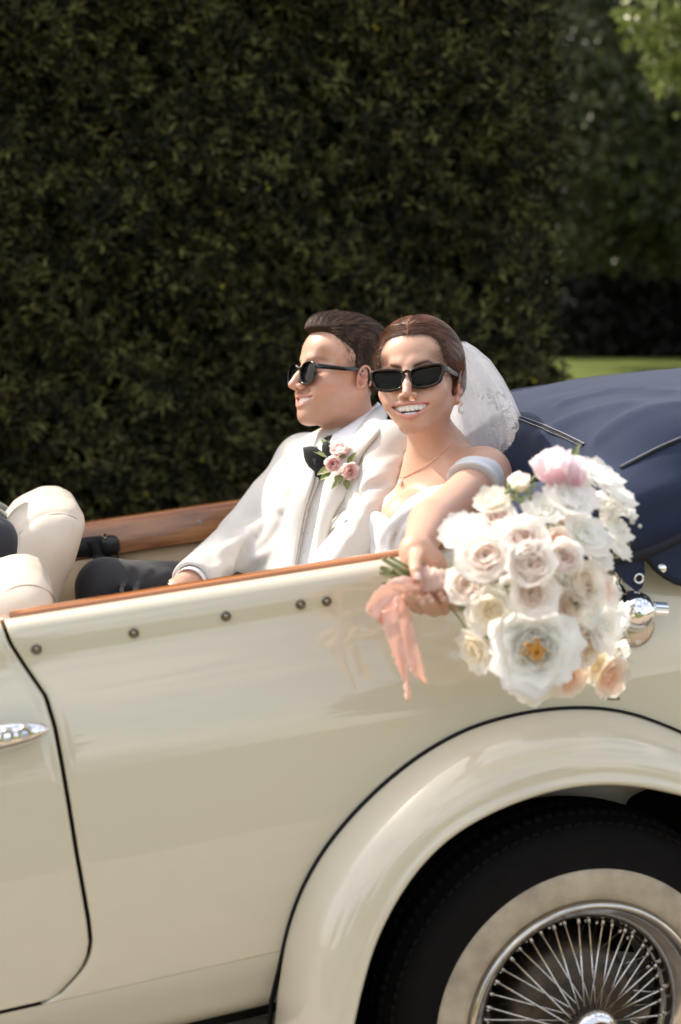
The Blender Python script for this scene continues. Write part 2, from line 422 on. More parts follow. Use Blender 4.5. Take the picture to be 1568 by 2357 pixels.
CAR = thing('convertible_car', 'vintage cream open car with wood trim, folded navy hood and wire wheel', 'car', (-0.4, .75, 0.0))
prof = spline([(.160, 1.1195), (.150, 1.1200), (.140, 1.1175), (.1315, 1.1125), (.1255, 1.104), (.1220, 1.092), (.1210, 1.075), (.1205, 1.052), (.113, 1.028), (.100, .985), (.086, .92), (.078, .85), (.075, .76),
               (.077, .66), (.083, .57), (.090, .515), (.103, .475), (.118, .44), (.150, .415), (.20, .40)], 90)
PZ = prof[::-1, 1]; PY = prof[::-1, 0]
_o = np.argsort(PZ)
def side_y(z): return np.interp(z, PZ[_o], PY[_o])
welt_px = [(628, 2420), (636, 2340), (648, 2240), (662, 2150), (690, 2058), (735, 1970), (800, 1885), (880, 1805), (970, 1735), (1070, 1680), (1180, 1647), (1290, 1631), (1380, 1631), (1450, 1643), (1520, 1668), (1620, 1716), (1760, 1810)]
lip_px = [(798, 2460), (818, 2360), (838, 2270), (868, 2170), (912, 2080), (968, 1998), (1040, 1928), (1120, 1880), (1210, 1842), (1300, 1817), (1380, 1808), (1460, 1812), (1550, 1829), (1660, 1862), (1780, 1935)]
def polar(px, Y):
    P = np.array([at(x, y, Y) for x, y in px]); dx, dz = P[:, 0], P[:, 2]-.33
    a = np.arctan2(dz, dx); return np.where(a < -math.pi/2, a+2*math.pi, a), np.hypot(dx, dz)
a1, r1 = polar(welt_px, .079); a0, r0 = polar(lip_px, -.045)
ang = np.linspace(rad(196), rad(-16), 150)
def rad_at(a, A, R_):
    o = np.argsort(A); A, R_ = A[o], R_[o]
    return np.interp(a, A, R_)
R1 = np.array([rad_at(a, a1, r1) for a in ang]); R0 = np.array([rad_at(a, a0, r0) for a in ang])
for _ in range(6):
    R1[1:-1] = (R1[:-2]+2*R1[1:-1]+R1[2:])/4; R0[1:-1] = (R0[:-2]+2*R0[1:-1]+R0[2:])/4
ANG_ = ang[::-1]; RM_ = ((R0+R1)/2)[::-1]
def panel(name, zs, xl, xr, m, parent, nx=90, lip=.02, label=None):
    """body panel between x = xl(z) and x = xr(z) following the side profile, its edges turned inwards"""
    rows = []
    for z, y in zs:
        a, b = xl(z), xr(z); x = np.linspace(a, b, nx)
        e = np.array([[a, y+lip, z], [a, y+.004, z], [a+.0012, y+.0012, z]]); f = np.array([[b-.0012, y+.0012, z], [b, y+.004, z], [b, y+lip, z]])
        rows.append(np.concatenate([e, np.c_[np.linspace(a+.004, b-.004, nx), np.full(nx, y), np.full(nx, z)], f]))
    V = np.concatenate(rows); Fc = gridf(len(rows), nx+6)[:, ::-1]; c_ = V[Fc].mean(1)              # the wheel opening is left out
    a_ = np.arctan2(c_[:, 2]-.33, c_[:, 0]); a_ = np.where(a_ < -math.pi/2, a_+2*math.pi, a_); Fc = Fc[np.hypot(c_[:, 0], c_[:, 2]-.33) > np.interp(a_, ANG_, RM_)]
    return obj(name, V, Fc, m, parent, label=label)
gap_px = [(6, 1446), (14, 1466), (24, 1492), (58, 1545), (107, 1612), (128, 1680), (143, 1760), (160, 1860), (176, 1960), (192, 2050), (204, 2120), (209, 2168), (204, 2202), (190, 2232), (165, 2262), (138, 2290), (112, 2308), (90, 2316)]
G = np.array([at(x, y, .082) for x, y in gap_px]); gz = G[:, 2].copy(); gx = G[:, 0].copy()
for i in range(1, len(gz)): gz[i] = min(gz[i], gz[i-1]-.003)
def gapx(z): return float(np.interp(z, gz[::-1], gx[::-1]))
DB = gz[-1]                                                        # height of the door's bottom edge
XR = 1.25
up = [(z, y) for y, z in prof if z > DB+.004]; lo = [(z, y) for y, z in prof if z <= DB-.004]
top = [(z, y) for y, z in prof if z > DB]
panel('quarter_panel', up+[(DB, side_y(DB))], lambda z: gapx(z)+.003, lambda z: XR, 'cream_paint', CAR, 130)
panel('sill_panel', [(DB-.0005, side_y(DB))]+lo, lambda z: -2.0, lambda z: XR, 'cream_paint', CAR, 100)
DOOR = panel('front_door', up+[(DB+.006, side_y(DB+.006))], lambda z: -2.0, lambda z: gapx(z)-.003, 'cream_paint', CAR, 70)
obj('dark_backing', np.array([[x, side_y(z)+.024, z] for z in np.linspace(.45, 1.105, 30) for x in (-1.4, -.6)]), gridf(30, 2)[:, ::-1], 'dark_gap', CAR)  # near-black sheet behind the shut line; the gap's shade is its colour
# chrome door handle, a long drop shape with two screws in cups
hc = at(40, 1690, .072); hx = np.linspace(-.15, .046, 28); V = []
for x in hx:
    w = .021*math.sqrt(max(1e-4, 1-((x+.035)/.0815)**2)) if x > -.035 else .021-.03*max(0, -.07-x); w = max(w, .0006); ht = .020*(w/.021)**.7
    th = np.linspace(0, math.pi, 15); V.append(np.c_[np.full(15, hc[0]+x), hc[1]-ht*np.sin(th), hc[2]+w*np.cos(th)])
HANDLE = obj('door_handle', np.concatenate(V), gridf(28, 15), 'chrome', DOOR)
for px, py in ((57, 1685), (17, 1692)):
    c = at(px, py, .054)
    MB().lathe([(.0005, .002), (.0035, .002), (.005, -.001), (.0075, -.0045), (.0095, -.003), (.0105, .004)], c, (0, 1, 0), 20).obj('screw', 'worn_chrome', HANDLE)
# press studs along the waist
for px, py in ((84, 1494), (308, 1457), (520, 1418), (692, 1391), (752, 1384)):
    c = at(px, py, .121); c[1] = side_y(c[2])
    MB().lathe([(.0085, .001), (.0085, -.002), (.0075, -.0035), (.0055, -.0032), (.0048, -.0018), (.0040, -.0018), (.0036, -.0055), (.0025, -.0065), (.0002, -.0066)], c, (0, 1, 0), 22).obj('stud', 'stud_metal', CAR)
# wooden waist rails
def rail(name, y0, y1, z0, z1, xa, xb, m, parent, r=.006):
    s = np.array([(y0, z0), (y0, z1-r), (y0+r*.3, z1-r*.3), (y0+r, z1), (y1-r, z1), (y1-r*.3, z1-r*.3), (y1, z1-r), (y1, z0)])
    xs = np.linspace(xa, xb, 40); V = np.concatenate([np.c_[np.full(8, x), s] for x in xs])
    Fc = [tuple(f) for f in gridf(40, 8)[:, ::-1]]+[tuple(range(8)), tuple(range(39*8, 40*8))[::-1], ]
    return obj(name, V, Fc, m, parent)
xa = at(18, 1440, .13)[0]
rail('waist_rail', .152, .188, 1.095, 1.1275, xa+.004, .12, 'rail_wood', CAR)
rail('rail_joint', .154, .186, 1.095, 1.122, xa-.5, xa-.002, 'rail_wood', CAR)
rail('waist_rail', 1.425, 1.475, 1.085, 1.119, -1.6, .35, 'rail_wood', CAR)
BOARD = rail('veneer_board', 1.412, 1.432, 1.034, 1.108, -1.6, .35, 'walnut', CAR, .004)
c = at(460, 1203, 1.412); MB().lathe([(.005, 0), (.005, -.0015), (.0035, -.002), (.003, -.0008), (.0003, -.0008)], c, (0, 1, 0), 16).obj('screw', 'worn_chrome', BOARD)
obj('side_trim', np.array([[x, 1.437, z] for x in np.linspace(-.575, .35, 12) for z in np.linspace(.45, 1.045, 8)]), gridf(12, 8), 'tan_trim', CAR, solid=.02)
obj('side_trim', np.array([[x, 1.425, z] for x in np.linspace(-1.6, -.58, 12) for z in np.linspace(.45, 1.03, 8)]), gridf(12, 8), 'tan_trim', CAR, solid=.03)
obj('side_trim', np.array([[x, .2, z] for x in np.linspace(-1.6, -.52, 12) for z in np.linspace(.42, 1.10, 8)]), gridf(12, 8), 'tan_trim', CAR, solid=.02)
obj('side_trim', np.array([[x, .2, z] for x in np.linspace(-.515, .35, 12) for z in np.linspace(.86, 1.10, 5)]), gridf(12, 5), 'tan_trim', CAR, solid=.02)
mo = [(1.48, 1.105), (1.50, 1.08), (1.52, .9), (1.525, .7), (1.5, .5), (1.4, .43)]
obj('far_body_side', np.array([[x, y, z] for x in np.linspace(-2, XR, 30) for y, z in mo]), gridf(30, 6), 'cream_paint', CAR)
obj('floor_pan', np.array([[x, y, .40] for x in np.linspace(-2, XR, 6) for y in np.linspace(.17, 1.45, 4)]), gridf(6, 4), 'arch_black', CAR, solid=.02)
obj('tail_panel', np.array([[XR+.06*math.sin(t*math.pi), .16+1.3*s, .45+.67*t] for s in np.linspace(0, 1, 12) for t in np.linspace(0, 1, 8)]), gridf(12, 8)[:, ::-1], 'cream_paint', CAR)

# rear wing over the wheel
V = []; NP = 26
for a, ro, ri in zip(ang, R1, R0):
    sec = [(ri+.022, .02), (ri+.004, .004), (ri-.001, -.030), (ri-.0005, -.042), (ri+.003, -.0485), (ri+.008, -.050), (ri+.013, -.0475), (ri+.017, -.0445), (ri+.022, -.0445)]
    r_s = ri+.022; n2 = NP-len(sec)
    for t in np.linspace(0, 1, n2+1)[1:]:
        th = t*math.pi/2; sec.append((r_s+(ro-r_s)*math.sin(th)**.92, -.0445+.1235*(1-math.cos(th)**1.05)))
    sec = np.array(sec); V.append(np.c_[sec[:, 0]*math.cos(a), sec[:, 1], .33+sec[:, 0]*math.sin(a)])
WING = obj('rear_wing', np.concatenate(V), gridf(150, NP), 'cream_paint', CAR)
wp = np.array([[ro*math.cos(a), side_y(np.clip(.33+ro*math.sin(a), .44, 1.1))-.003, .33+ro*math.sin(a)] for a, ro in zip(ang, R1)])
WK = len(wp[wp[:, 0] < .30])
MB().tube(wp[:WK], .0044, 8).obj('wing_beading', 'black_rubber', CAR)
V = np.concatenate([np.c_[R_*np.cos(ang), np.full(150, y), .33+R_*np.sin(ang)] for R_, y in ((R0+.012, -.02), (R0+.03, .03), (R0+.03, .32), (R0*.3, .33))])
obj('wheel_arch_liner', V, gridf(4, 150), 'arch_black', CAR)
# ---- wire wheel
WH = bpy.data.objects.new('wire_wheel', None); COL.objects.link(WH); WH.parent = CAR; WH['org'] = [-.4, .75, 0.]
WC = np.array([0, 0, .33]); AX = (0, 1, 0)
ty = [(.2105, .006), (.214, -.001), (.262, -.0015), (.266, .001), (.29, .004), (.312, .012), (.325, .024), (.335, .040), (.3405, .060), (.342, .1), (.3405, .14), (.335, .16), (.32, .18), (.27, .2), (.21, .19)]
mb = MB().lathe(ty, WC, AX, 120)
for i in range(110):
    a = i*2*math.pi/110; e = np.array([math.cos(a), 0, math.sin(a)]); tg = np.array([-math.sin(a), 0, math.cos(a)])
    Rm = np.stack([e, [0, 1, 0], tg], 1)
    mb.box(WC+e*.3255+np.array([0, .030, 0]), (.0030, .010, .0078), Rm @ np.array([[.80, -.6, 0], [.6, .80, 0], [0, 0, 1]]))
    mb.box(WC+e*.3385+np.array([0, .066, 0]), (.004, .016, .0068), Rm); mb.box(WC+e*.3390+np.array([0, .108, 0]), (.004, .018, .0068), Rm)
mb.obj('tyre', 'tyre_black', WH, smooth=True)
MB().lathe([(.2085, .002), (.214, -.004), (.224, -.0062), (.24, -.0068), (.252, -.0055), (.260, -.0035), (.2625, -.0005)], WC, AX, 120).obj('whitewall', 'whitewall', WH)
MB().lathe([(.2075, .012), (.2092, .001), (.2085, -.007), (.205, -.0115), (.2005, -.0115), (.197, -.0070), (.1950, .001), (.1935, .009), (.1895, .013), (.181, .017), (.172, .025), (.1665, .036), (.1645, .045), (.1610, .049), (.1580, .052), (.1560, .060), (.156, .13), (.185, .16)], WC, AX, 120).obj('rim', 'worn_chrome', WH)
# one spoke each way, then turned copies
HUBF = -.030
def spoke_mesh(a0_, r0_, y0_, a1_, r1_, y1_):
    p = np.array([r0_*math.cos(a0_), y0_, r0_*math.sin(a0_)]); q = np.array([r1_*math.cos(a1_), y1_, r1_*math.sin(a1_)])
    mb = MB().tube([p, q], [.0019, .0019], 6); d = (q-p)/np.linalg.norm(q-p); mb.tube([q-d*.010, q-d*.001], .0040, 6)
    return mkmesh('spoke', np.concatenate(mb.V), mb.F)
sets = [(rad(16), .034, -.004, 0, .1600, .051, 0), (rad(-16), .034, .004, 0, .1590, .056, 7.5), (rad(32), .040, .085, 0, .157, .066, 4), (rad(-32), .040, .095, 0, .157, .066, 11)]
for si, (da, r0_, y0_, _, r1_, y1_, ph) in enumerate(sets):
    me = spoke_mesh(da, r0_, y0_, 0., r1_, y1_); me.materials.append(MATS['worn_chrome'])
    N = 22 if si < 2 else 14
    for i in range(N):
        o = bpy.data.objects.new('spoke', me); COL.objects.link(o); o.parent = WH
        o.matrix_local = Matrix.Translation(Vector(WC)-Vector(WH['org'])) @ Matrix.Rotation(rad(ph)+i*2*math.pi/N, 4, 'Y')
MB().lathe([(.001, .05), (.10, .05), (.112, .06), (.115, .075), (.12, .15), (.02, .2)], WC, AX, 48).obj('brake_drum', 'brake_dark', WH)
MB().lathe([(.042, .11), (.042, .08), (.034, .06), (.033, .0), (.036, -.008), (.036, -.016)], WC, AX, 40).obj('hub', 'worn_chrome', WH)
NUT = MB().lathe([(.036, -.014), (.0385, -.020), (.0385, -.030), (.036, -.037), (.031, -.040), (.0305, -.0405)], WC, AX, 48).obj('hub_cap', 'chrome', WH)
mb = MB(); V, Fc = lathe([(.0345, -.034), (.0335, -.041), (.0285, -.0445), (.0245, -.0450), (.0240, -.0445)], WC, AX, 8); mb.add(V, Fc); mb.obj('spinner', 'chrome', WH, smooth=False, bev=.0015)
MB().lathe([(.0250, -.044), (.0247, -.0462), (.0150, -.0475), (.0002, -.0478)], WC, AX, 40).obj('badge', 'hub_black', WH)
MB().lathe([(.0140, -.0468), (.0135, -.0484), (.004, -.0495), (.0002, -.0496)], WC, AX, 32).obj('badge_boss', 'worn_chrome', WH)
cu = bpy.data.curves.new('lettering', 'FONT'); tmp = {}
for i, ch in enumerate('MANGEO'):
    c2 = bpy.data.curves.new('letter', 'FONT'); c2.body = ch; c2.size = .0088; c2.align_x = 'CENTER'; c2.extrude = .0003
    ot = bpy.data.objects.new('tmp', c2); COL.objects.link(ot)
    me = bpy.data.meshes.new_from_object(ot.evaluated_get(bpy.context.evaluated_depsgraph_get())); bpy.data.objects.remove(ot)
    o = bpy.data.objects.new('letter', me); COL.objects.link(o); o.parent = WH; me.materials.clear(); me.materials.append(MATS['hub_gold'])
    a = rad(30-i*14); Rz = Matrix.Rotation(math.pi/2, 4, 'X')
    o.matrix_local = Matrix.Translation(Vector(WC)-Vector(WH['org'])) @ Matrix.Rotation(-a, 4, 'Y') @ Matrix.Translation((0, -.0473, .0165)) @ Rz

# ---- folded hood
HF = Field(axis(-.02, 1.5, .012), axis(-.02, 1.5, .012), axis(.95, 1.45, .010))
HF.box((.90, .74, 1.165), (.70, .685, .145), .12, 0.)
HF.ell((.62, .74, 1.14), (.52, .60, .182), .10)
HF.ell((.24, .80, 1.17), (.10, .52, .11), .10)
HF.box((.78, .14, 1.135), (.75, .085, .07), .05, .06)
rng = np.random.default_rng(5)
def wav(x, y, z):
    return (.0028*np.sin(9*x-14*y+5*z+1.3*np.sin(11*y+4*x))+.0016*np.sin(23*x-9*y+11*z+2*np.sin(7*x+13*y))).astype(np.float32)
HF.d += wav(HF.ax[0][:, None, None], HF.ax[1][None, :, None], HF.ax[2][None, None, :])
for pts, r in (([(1240, 1010), (1330, 960), (1440, 930)], .012), ([(1380, 1010), (1450, 960), (1568, 930)], .012), ([(1300, 930), (1420, 900), (1540, 905)], .010), ([(1420, 1180), (1500, 1140), (1566, 1120)], .012)):
    HF.fold(pts, r*.6, .6, .03)
V, Fc = HF.mesh(); HOOD = obj('folded_hood', relax(V, Fc, 2), Fc, 'navy_canvas', CAR)
def on_hood(pts, r, name, m, off=.0, k=8, n=40):
    P = np.array([HF.hit(*p) for p in spline(np.array(pts, float), n)]); P[1:-1] = (P[:-2]+2*P[1:-1]+P[2:])/4; N = np.array([HF.grad(p) for p in P]); return MB().tube(P+N*off, r, k).obj(name, m, HOOD)
on_hood([(1180, 958), (1225, 975), (1280, 997), (1345, 1025)], .0032, 'zip', 'navy_binding', .0002)
on_hood([(1178, 952), (1225, 969), (1280, 990), (1348, 1022)], .0010, 'zip_piping', 'piping_pale', .0026)
P = np.array([HF.hit(*p) for p in spline(np.array([(1180, 961), (1225, 979), (1280, 1001), (1342, 1029)], float), 60)])
mb = MB()
for p in P: mb.box(p+HF.grad(p)*.0045, (.0009, .0009, .0012))
mb.obj('zip_teeth', 'worn_chrome', HOOD, kind='stuff')
on_hood([(1430, 1080), (1470, 1058), (1520, 1032), (1566, 1012)], .0042, 'piping', 'navy_binding', .0005)
on_hood([(1430, 1077), (1470, 1055), (1520, 1029), (1566, 1009)], .0010, 'piping_edge', 'piping_pale', .0040)
mb = MB().tube(spline([at(1395, 1292, .035), at(1440, 1287, .03), at(1490, 1272, .03), at(1530, 1256, .03), at(1580, 1232, .03), at(1680, 1190, .03)], 40), .0085, 8); mb.obj('hem_binding', 'navy_binding', HOOD)
def flap(px, Y, name, m, parent, th=.006):
    P = np.array([at(x, y, Y) for x, y in px]); n = len(P)
    return obj(name, P, [tuple(range(n))], m, parent, smooth=False, solid=th, bev=.002)
FL1 = flap([(1398, 1296), (1482, 1274), (1484, 1330), (1478, 1352), (1466, 1362), (1440, 1342)], .066, 'strap', 'navy_canvas', CAR)
FL2 = flap([(1484, 1277), (1530, 1256), (1580, 1232), (1640, 1215), (1640, 1352), (1590, 1345), (1555, 1336), (1530, 1322), (1508, 1304)], .062, 'hood_flap', 'navy_canvas', CAR)
MB().tube([at(x, y, .056) for x, y in ((1486, 1282), (1508, 1308), (1530, 1326), (1555, 1340), (1590, 1349), (1640, 1356))], .0045, 8).obj('flap_binding', 'navy_binding', FL2)
c = at(1470, 1331, .062); MB().lathe([(.0095, 0), (.0095, -.003), (.0075, -.0045), (.0055, -.003), (.0055, .003)], c, AX, 24).obj('eyelet', 'chrome', FL1)
MB().lathe([(.0055, -.0005), (.0002, -.0005)], c, AX, 16).obj('eyelet_hole', 'dark_gap', FL1)
c = at(1523, 1309, .058); MB().lathe([(.0095, 0), (.0085, -.0035), (.005, -.0055), (.0002, -.006)], c, AX, 24).obj('stud', 'chrome', FL2)
# bright chrome bowl lamp with its knurled knob
c = at(1463, 1408, .040); LAMP = MB().lathe([(.0002, -.033), (.011, -.031), (.022, -.025), (.030, -.014), (.034, 0), (.0335, .012), (.032, .026), (.024, .034)], c, AX, 48).obj('chrome_dome', 'chrome', CAR)
c2 = at(1458, 1440, .075); MB().lathe([(.0002, -.010), (.030, -.010), (.036, -.006), (.037, .004)], c2, AX, 40).obj('mount_plate', 'worn_chrome', LAMP)
k0, k1 = at(1502, 1401, .045), at(1534, 1403, .045); kd = k1-k0; L_ = np.linalg.norm(kd)
V, Fc = lathe([(.0002, 0), (.0105, 0), (.0115, .001), (.0115, L_-.001), (.0105, L_), (.0002, L_)], k0, kd, 36); a_, u_, v_ = frame_of(kd)
rr = V-k0; ax_ = rr@a_; pl = rr-np.outer(ax_, a_); th = np.arctan2(pl@v_, pl@u_); V = k0+np.outer(ax_, a_)+pl*(1-.06*(np.round(th/(2*math.pi)*36) % 2))[:, None]
obj('knurled_knob', V, Fc, 'chrome', LAMP, smooth=False)
MB().tube([at(1490, 1400, .05), k0], .006, 10).obj('knob_stem', 'chrome', LAMP)
c = at(1424, 1318, .085); MB().lathe([(.008, .0), (.007, -.005), (.004, -.006), (.0002, -.005)], c, AX, 18).obj('bracket_screw', 'worn_chrome', LAMP)
MB().tube([at(1424, 1305, .09), at(1420, 1345, .09), at(1440, 1375, .08)], .008, 8).obj('bracket', 'worn_chrome', LAMP)

# ---- seats
def seat(px, yc, sy, name, r, seam, inner):
    """front seat back: its side outline (photo positions on its near face) carried across its width, edges well rounded"""
    P = np.array([at(x, y, yc-sy*.9) for x, y in px])[:, [0, 2]]
    lo_, hi_ = P.min(0)-.03, P.max(0)+.03
    F_ = Field(axis(lo_[0], hi_[0], .006), axis(yc-sy-.03, yc+sy+.03, .006), axis(lo_[1], hi_[1], .006))
    X, Y, Z = F_.ax[0][:, None, None], F_.ax[1][None, :, None], F_.ax[2][None, None, :]
    d2 = inpoly(X[:, :, :], Z, P).astype(np.float32); zt = (hi_[1]-.03-Z); nar = .06*np.clip(1-zt/.12, 0, 1)**2
    q1 = d2+r; q2 = np.abs(Y-yc)-sy+nar+r
    F_.d[...] = np.sqrt(np.maximum(q1, 0)**2+np.maximum(q2, 0)**2)+np.minimum(np.maximum(q1, q2), 0)-r
    F_.apply(lambda x, y, z: (.0014*np.sin(70*x+40*z+3*np.sin(25*y))).astype(np.float32), (lo_[0], yc-sy, lo_[1]), (hi_[0], yc+sy, hi_[1]), 0, 'off')
    for ln in inner: F_.fold(ln, .0035, .2, .008, 'sub')
    V, Fc = F_.mesh(); o = obj(name, relax(V, Fc, 2), Fc, 'cream_leather', CAR)
    Q = np.array([F_.hit(*p) for p in seam]); N = np.array([F_.grad(q) for q in Q]); MB().tube(spline(Q+N*.0002, 50), .0009, 5).obj('seam', 'seam_thread', o)
    return o
seat([(-60, 1300), (0, 1228), (36, 1186), (70, 1160), (108, 1146), (150, 1143), (180, 1158), (197, 1190), (199, 1214), (188, 1258), (166, 1315), (132, 1400), (80, 1560), (-120, 1560)], 1.03, .235, 'front_seat', .055,
     [(4, 1288), (30, 1247), (62, 1213), (100, 1190), (140, 1183), (172, 1192), (196, 1211)], [[(6, 1280), (32, 1241), (64, 1208), (102, 1185), (140, 1178), (172, 1187), (194, 1204)]])
seat([(-90, 1352), (0, 1334), (34, 1320), (70, 1317), (102, 1331), (122, 1360), (128, 1394), (121, 1440), (100, 1620), (-140, 1620)], .45, .20, 'front_seat', .05,
     [(2, 1368), (40, 1350), (80, 1348), (112, 1362), (128, 1384)], [])
# rear bench behind the couple
F_ = Field(axis(-.3, .35, .012), axis(.2, 1.44, .012), axis(.45, 1.16, .012))
F_.box((.22, .81, .86), (.10, .60, .27), .08, 0.); F_.box((-.04, .81, .60), (.26, .60, .10), .07, .03)
for y in np.linspace(.32, 1.3, 8): F_.cap((.10, y, .72), (.125, y, 1.1), .012, .012, .01, 'sub')
V, Fc = F_.mesh(); obj('rear_bench', relax(V, Fc, 2), Fc, 'cream_leather', CAR)
# seat belt and its black housing on the far side
F_ = Field(axis(-.62, -.42, .004), axis(1.30, 1.44, .004), axis(.98, 1.12, .004))
pp = [(232, 1240), (250, 1232), (270, 1238), (272, 1262), (262, 1282), (244, 1278), (238, 1262)]
cc = at(254, 1256, 1.37); F_.box(cc, (.022, .03, .022), .012, 0.); F_.ell(cc+np.array([-.006, 0, .004]), (.026, .026, .022), .012)
V, Fc = F_.mesh(); BELT = obj('belt_reel', relax(V, Fc, 2), Fc, 'black_plastic', CAR)
P0 = [at(236, 1226, 1.36), at(150, 1236, 1.36)]; P1 = [at(244, 1282, 1.36), at(150, 1282, 1.36)]
def band(A, B, name, m, parent, th=.002): 
    A = np.asarray(A); B = np.asarray(B); n = len(A); V = np.concatenate([A, B]); return obj(name, V, gridf(2, n), m, parent, smooth=True, solid=th)
band(spline([at(243, 1232, 1.36), at(210, 1235, 1.345), at(160, 1242, 1.33), at(110, 1250, 1.3)], 12), spline([at(247, 1280, 1.36), at(215, 1282, 1.345), at(165, 1284, 1.33), at(110, 1288, 1.3)], 12), 'seat_belt', 'belt_webbing', CAR)
band(spline([at(224, 1236, 1.345), at(238, 1262, 1.35), at(262, 1284, 1.36)], 12), spline([at(200, 1246, 1.335), at(222, 1282, 1.34), at(252, 1290, 1.35)], 12), 'seat_belt', 'belt_webbing', CAR)
band([at(215, 1275, 1.34), at(212, 1340, 1.34), at(205, 1420, 1.34)], [at(240, 1280, 1.34), at(236, 1340, 1.34), at(228, 1420, 1.34)], 'seat_belt', 'belt_webbing', CAR)
MB().tube([at(242, 1228, 1.345), at(236, 1234, 1.345), at(238, 1240, 1.345), at(246, 1236, 1.345), at(242, 1228, 1.345)], .0025, 6).obj('belt_buckle', 'worn_chrome', BELT)
MB().tube([at(268, 1272, 1.345), at(272, 1284, 1.345), at(262, 1288, 1.345), at(256, 1284, 1.345)], .003, 6).obj('belt_buckle', 'black_plastic', BELT)
# ================================================================== people
SKR = (1.0, .35, .18)
mat('skin_bride', (.62, .36, .26), .42, attr='Col', sss=(.18, SKR, .008), spec=.45, bump=(420, .16, .0010), noise=(160, .22, (.52, .235, .155)))
mat('skin_groom', (.60, .34, .25), .42, attr='Col', sss=(.18, SKR, .008), spec=.5, bump=(360, .20, .0010), noise=(170, .25, (.50, .22, .14)))
mat('teeth', (.90, .86, .78), .25, spec=.5)
mat('mouth_dark', (.09, .015, .015), .5)
mat('hair_auburn', (.062, .022, .009), .42, ribs=('strand', 17, .7, (.21, .085, .036)), spec=.4)  # lighter streak colour stands for sun highlights in the hair
mat('hair_brown', (.022, .012, .008), .6, ribs=('strand', 60, .7, (.05, .029, .019)), spec=.2)
mat('strand_auburn', (.06, .022, .011), .38, attr='Col', spec=.5)
mat('strand_brown', (.052, .028, .018), .4, attr='Col', spec=.5)
mat('tortoise', (.004, .0025, .002), .22, spec=.35, noise=(70, .35, (.09, .028, .005)))
mat('black_acetate', (.005, .005, .005), .15, coat=.3)
mat('lens_dark', (.004, .003, .003), .05, spec=.12)
mat('lens_olive', (.008, .0065, .003), .05, spec=.12)
mat('pearl', (.80, .76, .70), .18, coat=1.0, sss=(.3, (1, .9, .8), .003))
mat('rose_gold', (.80, .48, .33), .2, 1.0)
mat('white_satin', (.66, .655, .66), .36, spec=.5, sheen=.25, bump=(900, .08, .0006), stretch=(1, 1, .3))
mat('ivory_wool', (.60, .575, .53), .62, sheen=.3, bump=(1300, .22, .0006))
mat('ivory_lapel', (.64, .62, .58), .48, sheen=.3, bump=(1500, .15, .0005))
mat('ivory_lining', (.70, .55, .34), .6)
mat('shirt_white', (.80, .80, .81), .6, bump=(1800, .2, .0005))
mat('black_velvet', (.007, .006, .006), .8, sheen=.08, bump=(400, .2, .001))
mat('trouser_black', (.018, .018, .021), .75, sheen=.25, bump=(1500, .3, .0006))
mat('navy_suit', (.014, .014, .022), .75, sheen=.3, bump=(1500, .3, .0006))
mat('pink_petal', (.72, .42, .38), .55, attr='Col', trans=.6)
mat('bout_leaf', (.16, .20, .055), .5, attr='Col', trans=.2)
# tulle: a fine net that lets most light through, thicker where it folds
def tulle(name, a, col=(.95, .95, .96)):
    m = bpy.data.materials.new(name); m.use_nodes = True; nt = m.node_tree; L = nt.links; b = nt.nodes['Principled BSDF']; out = nt.nodes['Material Output']
    b.inputs['Base Color'].default_value = (*col, 1); b.inputs['Roughness'].default_value = .6
    tl = nd(nt, 'BsdfTranslucent'); tl.inputs['Color'].default_value = (*col, 1); m1 = nd(nt, 'MixShader'); m1.inputs[0].default_value = .65
    L.new(b.outputs[0], m1.inputs[1]); L.new(tl.outputs[0], m1.inputs[2])
    tp = nd(nt, 'BsdfTransparent'); m2 = nd(nt, 'MixShader'); m2.inputs[0].default_value = a
    lw = nd(nt, 'LayerWeight', Blend=.35); ma = nd(nt, 'Math', operation='MULTIPLY_ADD'); ma.inputs[1].default_value = .32; ma.inputs[2].default_value = a
    tcn = nd(nt, 'TexCoord'); no = nd(nt, 'TexNoise', Scale=26.0, Detail=4.0); L.new(tcn.outputs['Object'], no.inputs['Vector'])
    mm = nd(nt, 'Math', operation='MULTIPLY_ADD'); mm.inputs[1].default_value = .16; L.new(no.outputs['Fac'], mm.inputs[0])
    L.new(lw.outputs['Facing'], ma.inputs[0]); L.new(ma.outputs[0], mm.inputs[2]); L.new(mm.outputs[0], m2.inputs[0])
    L.new(tp.outputs[0], m2.inputs[1]); L.new(m1.outputs[0], m2.inputs[2]); L.new(m2.outputs[0], out.inputs['Surface']); MATS[name] = m
tulle('tulle', .14); tulle('lace', .62, (.84, .80, .80))

def Rx(a): c, s = math.cos(a), math.sin(a); return np.array([[1, 0, 0], [0, c, -s], [0, s, c]])
def Ry(a): c, s = math.cos(a), math.sin(a); return np.array([[c, 0, s], [0, 1, 0], [-s, 0, c]])
def Rz(a): c, s = math.cos(a), math.sin(a); return np.array([[c, -s, 0], [s, c, 0], [0, 0, 1]])
RCAM = np.stack([CR, CF, CU], 1)
def head_frame(c, yaw, roll, nod): return (RCAM @ Ry(rad(roll)) @ Rz(rad(-yaw)) @ Rx(rad(nod)), np.asarray(c, float))
def loc2car(fr, P): return np.asarray(P) @ fr[0].T+fr[1]
def car2loc(fr, P): return (np.asarray(P)-fr[1]) @ fr[0]

